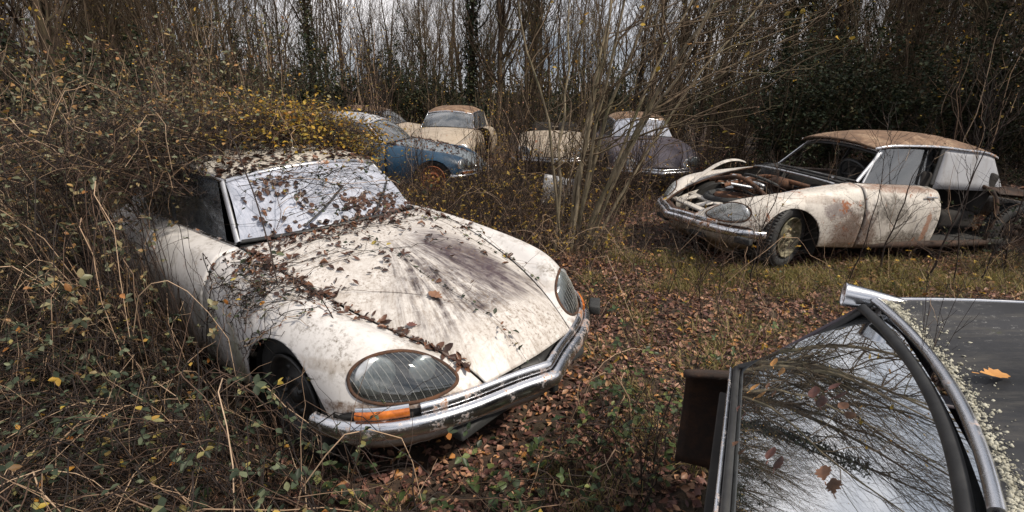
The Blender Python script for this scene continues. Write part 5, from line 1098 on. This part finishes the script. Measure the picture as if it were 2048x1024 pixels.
# creeping stems lying across bonnet, wing and screen of the white car
g = np.random.default_rng(61); a = Acc(); m_ = np.array(car_matrix('white'))
def hood_path(p0, p1, n=22, lift=.015, wob=.10):
    t = np.linspace(0, 1, n); A = p0[0]+(p1[0]-p0[0])*t+np.cumsum(g.normal(0, wob, n))*.45; B = np.clip(p0[1]+(p1[1]-p0[1])*t+np.cumsum(g.normal(0, wob, n))*.45, 0, 6.99); s_ = np.sign(A); Aa = np.clip(np.abs(A), 0, 9)
    P = front(Aa, B); N = front.nrm(Aa, B); N = np.where(N[:, 2:3] < 0, -N, N); P = (P+N*(lift*(1+.8*np.sin(t*9+p0[0])))[:, None])*np.stack([np.ones(n), s_, np.ones(n)], 1); return loc(P)@m_[:3, :3].T+m_[:3, 3]
paths = [hood_path((g.uniform(3.5, 8.5), g.uniform(5.2, 7)), (g.uniform(-3, 3), g.uniform(3.0, 6.6)), wob=.13) for _ in range(11)]+[hood_path((g.uniform(5, 9.3), g.uniform(5, 7)), (g.uniform(3, 6.5), g.uniform(4, 6.8)), wob=.15) for _ in range(34)]+[hood_path((.6, 6.9), (.55, .3), wob=.06), hood_path((-2.6, 6.9), (-3.2, 2.2), wob=.08), hood_path((-1.6, 6.9), (-2.8, 3.2), wob=.08)]
P = np.array(paths); tubes(a, P, g.uniform(.0011, .0026, len(P))[:, None]*np.linspace(1, .6, 22), 4, 0); Q, rq = sprout(g, P, np.full(P.shape[:2], .0018), 5, (.05, .22), (.4, 1.1), .05, 5, .05, 1., .6, .05, .0008); tubes(a, Q, rq, 3, 0)
leaf_on(a, g, P, (150,), (.018, .04), 1, .5, .008); leaf_on(a, g, Q, (280,), (.012, .034), 2, .45, .004); leaf_on(a, g, P[-3:], (90,), (.02, .038), 1, .55, .01)
tag(a.build('creeping_stems', [m_cane, m_bramble, m_darkleaf]), kind='stuff')
# twigs over the screen and roof
a = Acc(); N_ = 34; t = np.linspace(0, 1, 12); Ls = []
for k in range(N_):
    a0, a1 = g.uniform(-1, 1, 2); b0, b1 = g.uniform(.0, 1.15), g.uniform(-.05, 1.); q = a0+(a1-a0)*t; bb = (b0+(b1-b0)*t+.05*np.sin(t*6+k))[:, None]; P = curve_base(q)*(1-bb)+curve_top(q)*bb+np.array([-.7, 0, .7])*(.07+.05*np.sin(t*5+k)**2)[:, None]; Ls.append(loc(P)@m_[:3, :3].T+m_[:3, 3])
P = np.array(Ls)+smooth_noise(g, N_, 12, .006); tubes(a, P, g.uniform(.0012, .0028, N_)[:, None]*np.linspace(1, .5, 12), 4, 0); Q, rq = sprout(g, P, np.full(P.shape[:2], .0018), 4, (.08, .3), (.4, 1.1), .1, 5, .05, 1., .6, .05, .0008); tubes(a, Q, rq, 3, 0); leaf_on(a, g, Q, (240,), (.018, .035), 1, .55, .004)
tag(a.build('twigs_over_windscreen', [m_cane, m_bramble]), kind='stuff')
def cane(pts, r, lab, lm, k, seed, name='bramble_cane', mat=None):
    g = np.random.default_rng(seed); P = Net([pts]*4)(np.full(30, 1.5), np.linspace(0, len(pts)-1, 30))[None]; P = P+smooth_noise(g, 1, 30, .003); a = Acc(); o0 = P[0, -1].copy(); P = P-o0; tubes(a, P, (r*np.linspace(1, .6, 30))[None], 6, 0)
    th_, tr = sprout(g, P, np.full((1, 30), .0012), 60, (.006, .011), (1.2, 1.5), 0, 2, 0, 1, .8, 0, .0009); tubes(a, th_, tr, 3, 0); leaf_on(a, g, P, (k,), (.025, .045), 1, .6, trip=True); o = a.build(name, [mat or m_cane, lm]); o.location = o0; tag(o, lab, 'bramble cane')
cane([at(455, 250, 3.3), at(490, 340, 2.75), at(545, 520, 2.35), at(585, 660, 2.15), at(640, 800, 2.0), at(650, 900, 1.95)], .0042, 'dark thorny cane hanging in an arc before the white car wing', m_bramble, 6, 3)
cane([at(700, 700, 1.9), at(610, 560, 2.2), at(520, 640, 2.2), at(430, 820, 1.9), at(400, 930, 1.8)], .003, 'thin brown cane looping in front of the wheel arch', m_bramble, 5, 4)
cane([on(1400, 870, .1), at(1250, 850, 1.95), at(1120, 838, 1.9), at(1030, 850, 1.85)], .0032, 'purple bramble runner trailing across the leaves below the nose', m_green, 4, 5)

# ------------------------------------------------------------------ single leaves on the near car and on the bonnet
def project(P):
    d = P-_o; Z = d@_cf; return np.stack([1024+CAM_F*(d@_cr)/Z, 512-CAM_F*(d@_cu)/Z], -1)
OAK = [(0, 0), (.12, .10), (.10, .22), (.30, .26), (.24, .40), (.40, .48), (.30, .60), (.34, .76), (.18, .82), (.12, .95), (0, 1)]
def single_leaf(p, nrm, L, ang, mat, lab, lobed=False, cat='leaf', curl=.12):
    a = Acc(); right = OAK if lobed else [(0, 0), (.14, .10), (.25, .26), (.29, .45), (.24, .66), (.12, .86), (0, 1)]; n = len(right); V = []
    for (x, y) in right: V += [(-x*L, y*L, abs(x)*L*.35+curl*L*(y-.5)**2*2), (0, y*L, curl*L*(y-.5)**2*2), (x*L, y*L, abs(x)*L*.30+curl*L*(y-.5)**2*2.4)]
    F = []
    for i in range(n-1): b = i*3; F += [[b, b+1, b+4, b+3], [b+1, b+2, b+5, b+4]]
    a.add(np.array(V)-[0, L/2, 0], F); a.tube([(0, -L*.5, 0), (.03*L, -L*.65, .02*L), (.08*L, -L*.8, .05*L)], .0011, 5); o = a.build('fallen_leaf', mat); z = Vector(nrm).normalized(); q = z.to_track_quat('Z', 'Y'); o.rotation_mode = 'QUATERNION'
    from mathutils import Quaternion
    o.rotation_quaternion = q@Quaternion((0, 0, 1), ang); o.location = Vector(p)+z*.011; tag(o, lab, cat)
m8 = np.array(car_matrix('near', NZ)); aG, bG = np.meshgrid(np.linspace(-1, 1, 160), np.linspace(0, 1, 80), indexing='ij'); T = rtop_near(aG); S = rbase_near(aG); GP = S*(1-bG)[..., None]+T*bG[..., None]+np.array([.7, 0, .7])*(.007*4*bG*(1-bG))[..., None]
GW = loc(GP)@m8[:3, :3].T+m8[:3, 3]; GN = np.cross(np.gradient(GW, axis=0), np.gradient(GW, axis=1)); GN = unit(GN); GN *= np.sign(GN[..., 2:3]); GS = project(GW.reshape(-1, 3))
mo = simple('orange_leaf', [(.3, (.30, .13, .035)), (.7, (.52, .27, .08))], 40, .5, 0, .2); mb_ = simple('brown_leaf', [(.3, (.10, .045, .025)), (.7, (.22, .11, .06))], 40, .5, 0, .2); md_ = simple('dark_red_leaf', [(.3, (.06, .022, .018)), (.7, (.13, .05, .035))], 40, .45, 0, .2)
for (px, py, L, an, mt, lab, lob) in (
    (1553, 731, .045, 1.3, mo, 'pale orange leaf near the top left corner of the rear window', False), (1516, 781, .036, .3, mo, 'small orange leaf by the left edge of the rear window', False), (1543, 777, .026, 1.2, mb_, 'tiny brown leaf just right of the small orange one', False),
    (1637, 792, .055, 1.4, md_, 'long dark leaf lying flat in the middle of the rear window', False), (1675, 781, .034, .2, md_, 'small dark red leaf right of the long dark leaf', False), (1694, 822, .040, 2.0, mb_, 'curled brown leaf below the small dark red one', False),
    (1473, 895, .030, .1, mb_, 'brown leaf caught in the left edge seal of the rear window', False), (1550, 917, .045, 1.1, md_, 'dark red leaf low on the left part of the rear window', False), (1654, 957, .046, 1.5, mb_, 'large brown lobed leaf low on the rear window', True), (1482, 821, .022, 1.2, md_, 'tiny red leaf on the left window seal', False)):
    i = np.argmin(((GS-[px, py])**2).sum(1)); single_leaf(GW.reshape(-1, 3)[i], GN.reshape(-1, 3)[i], L, an, mt, lab, lob)
aR, bR = np.meshgrid(np.linspace(-4, 4, 200), np.linspace(0, 6, 200), indexing='ij'); RP = roof_near(np.abs(aR), bR)*np.stack([np.ones_like(aR), np.sign(aR), np.ones_like(aR)], -1); RW = (loc(RP)@m8[:3, :3].T+m8[:3, 3]).reshape(-1, 3); i = np.argmin(((project(RW)-[1986, 758])**2).sum(1))
single_leaf(RW[i], (0, 0, 1), .05, 1.3, mo, 'orange lobed leaf alone on the black roof', True)
mw = np.array(car_matrix('white')); aR, bR = np.meshgrid(np.linspace(-3, 3, 160), np.linspace(0, 7, 200), indexing='ij'); RP = front(np.abs(aR), bR)*np.stack([np.ones_like(aR), np.sign(aR), np.ones_like(aR)], -1); RW = (loc(RP)@mw[:3, :3].T+mw[:3, 3]).reshape(-1, 3); RS = project(RW)
for (px, py, L, an, mt, lab) in ((872, 596, .085, .6, mb_, 'big brown oak leaf flat on the streaked bonnet'), (825, 655, .05, 1.2, md_, 'dark oak leaf on the bonnet seam nearest the headlamp')):
    i = np.argmin(((RS-[px, py])**2).sum(1)); single_leaf(RW[i], (.1, -.2, 1), L, an, mt, lab, True)
# bare twig growing up by the black roof
g = np.random.default_rng(71); P0 = at(1850, 760, 1.02); P = np.array([[P0+np.array([dx*t_, .02*t_, .26*t_*h]) for t_ in np.linspace(-1.6, 1, 9)] for dx, h in ((-.05, 1.), (.0, .9), (.05, .95), (.09, .8), (-.02, .7))]); P += smooth_noise(g, 5, 9, .003); a = Acc(); e = empty('twig_tuft', (0, 0, 0), 0, 'reddish bare twig tuft poking up between rear window and black roof', 'twigs')
P[..., 2] -= 0; tubes(a, P, np.linspace(.0013, .0006, 9)[None].repeat(5, 0), 4); Q, rq = sprout(g, P, np.full(P.shape[:2], .0009), 5, (.04, .10), (.3, .7), .3, 5, .5, 1., .7, .03, .0005); tubes(a, Q, rq, 3); a.build('twigs', m_cane, e)
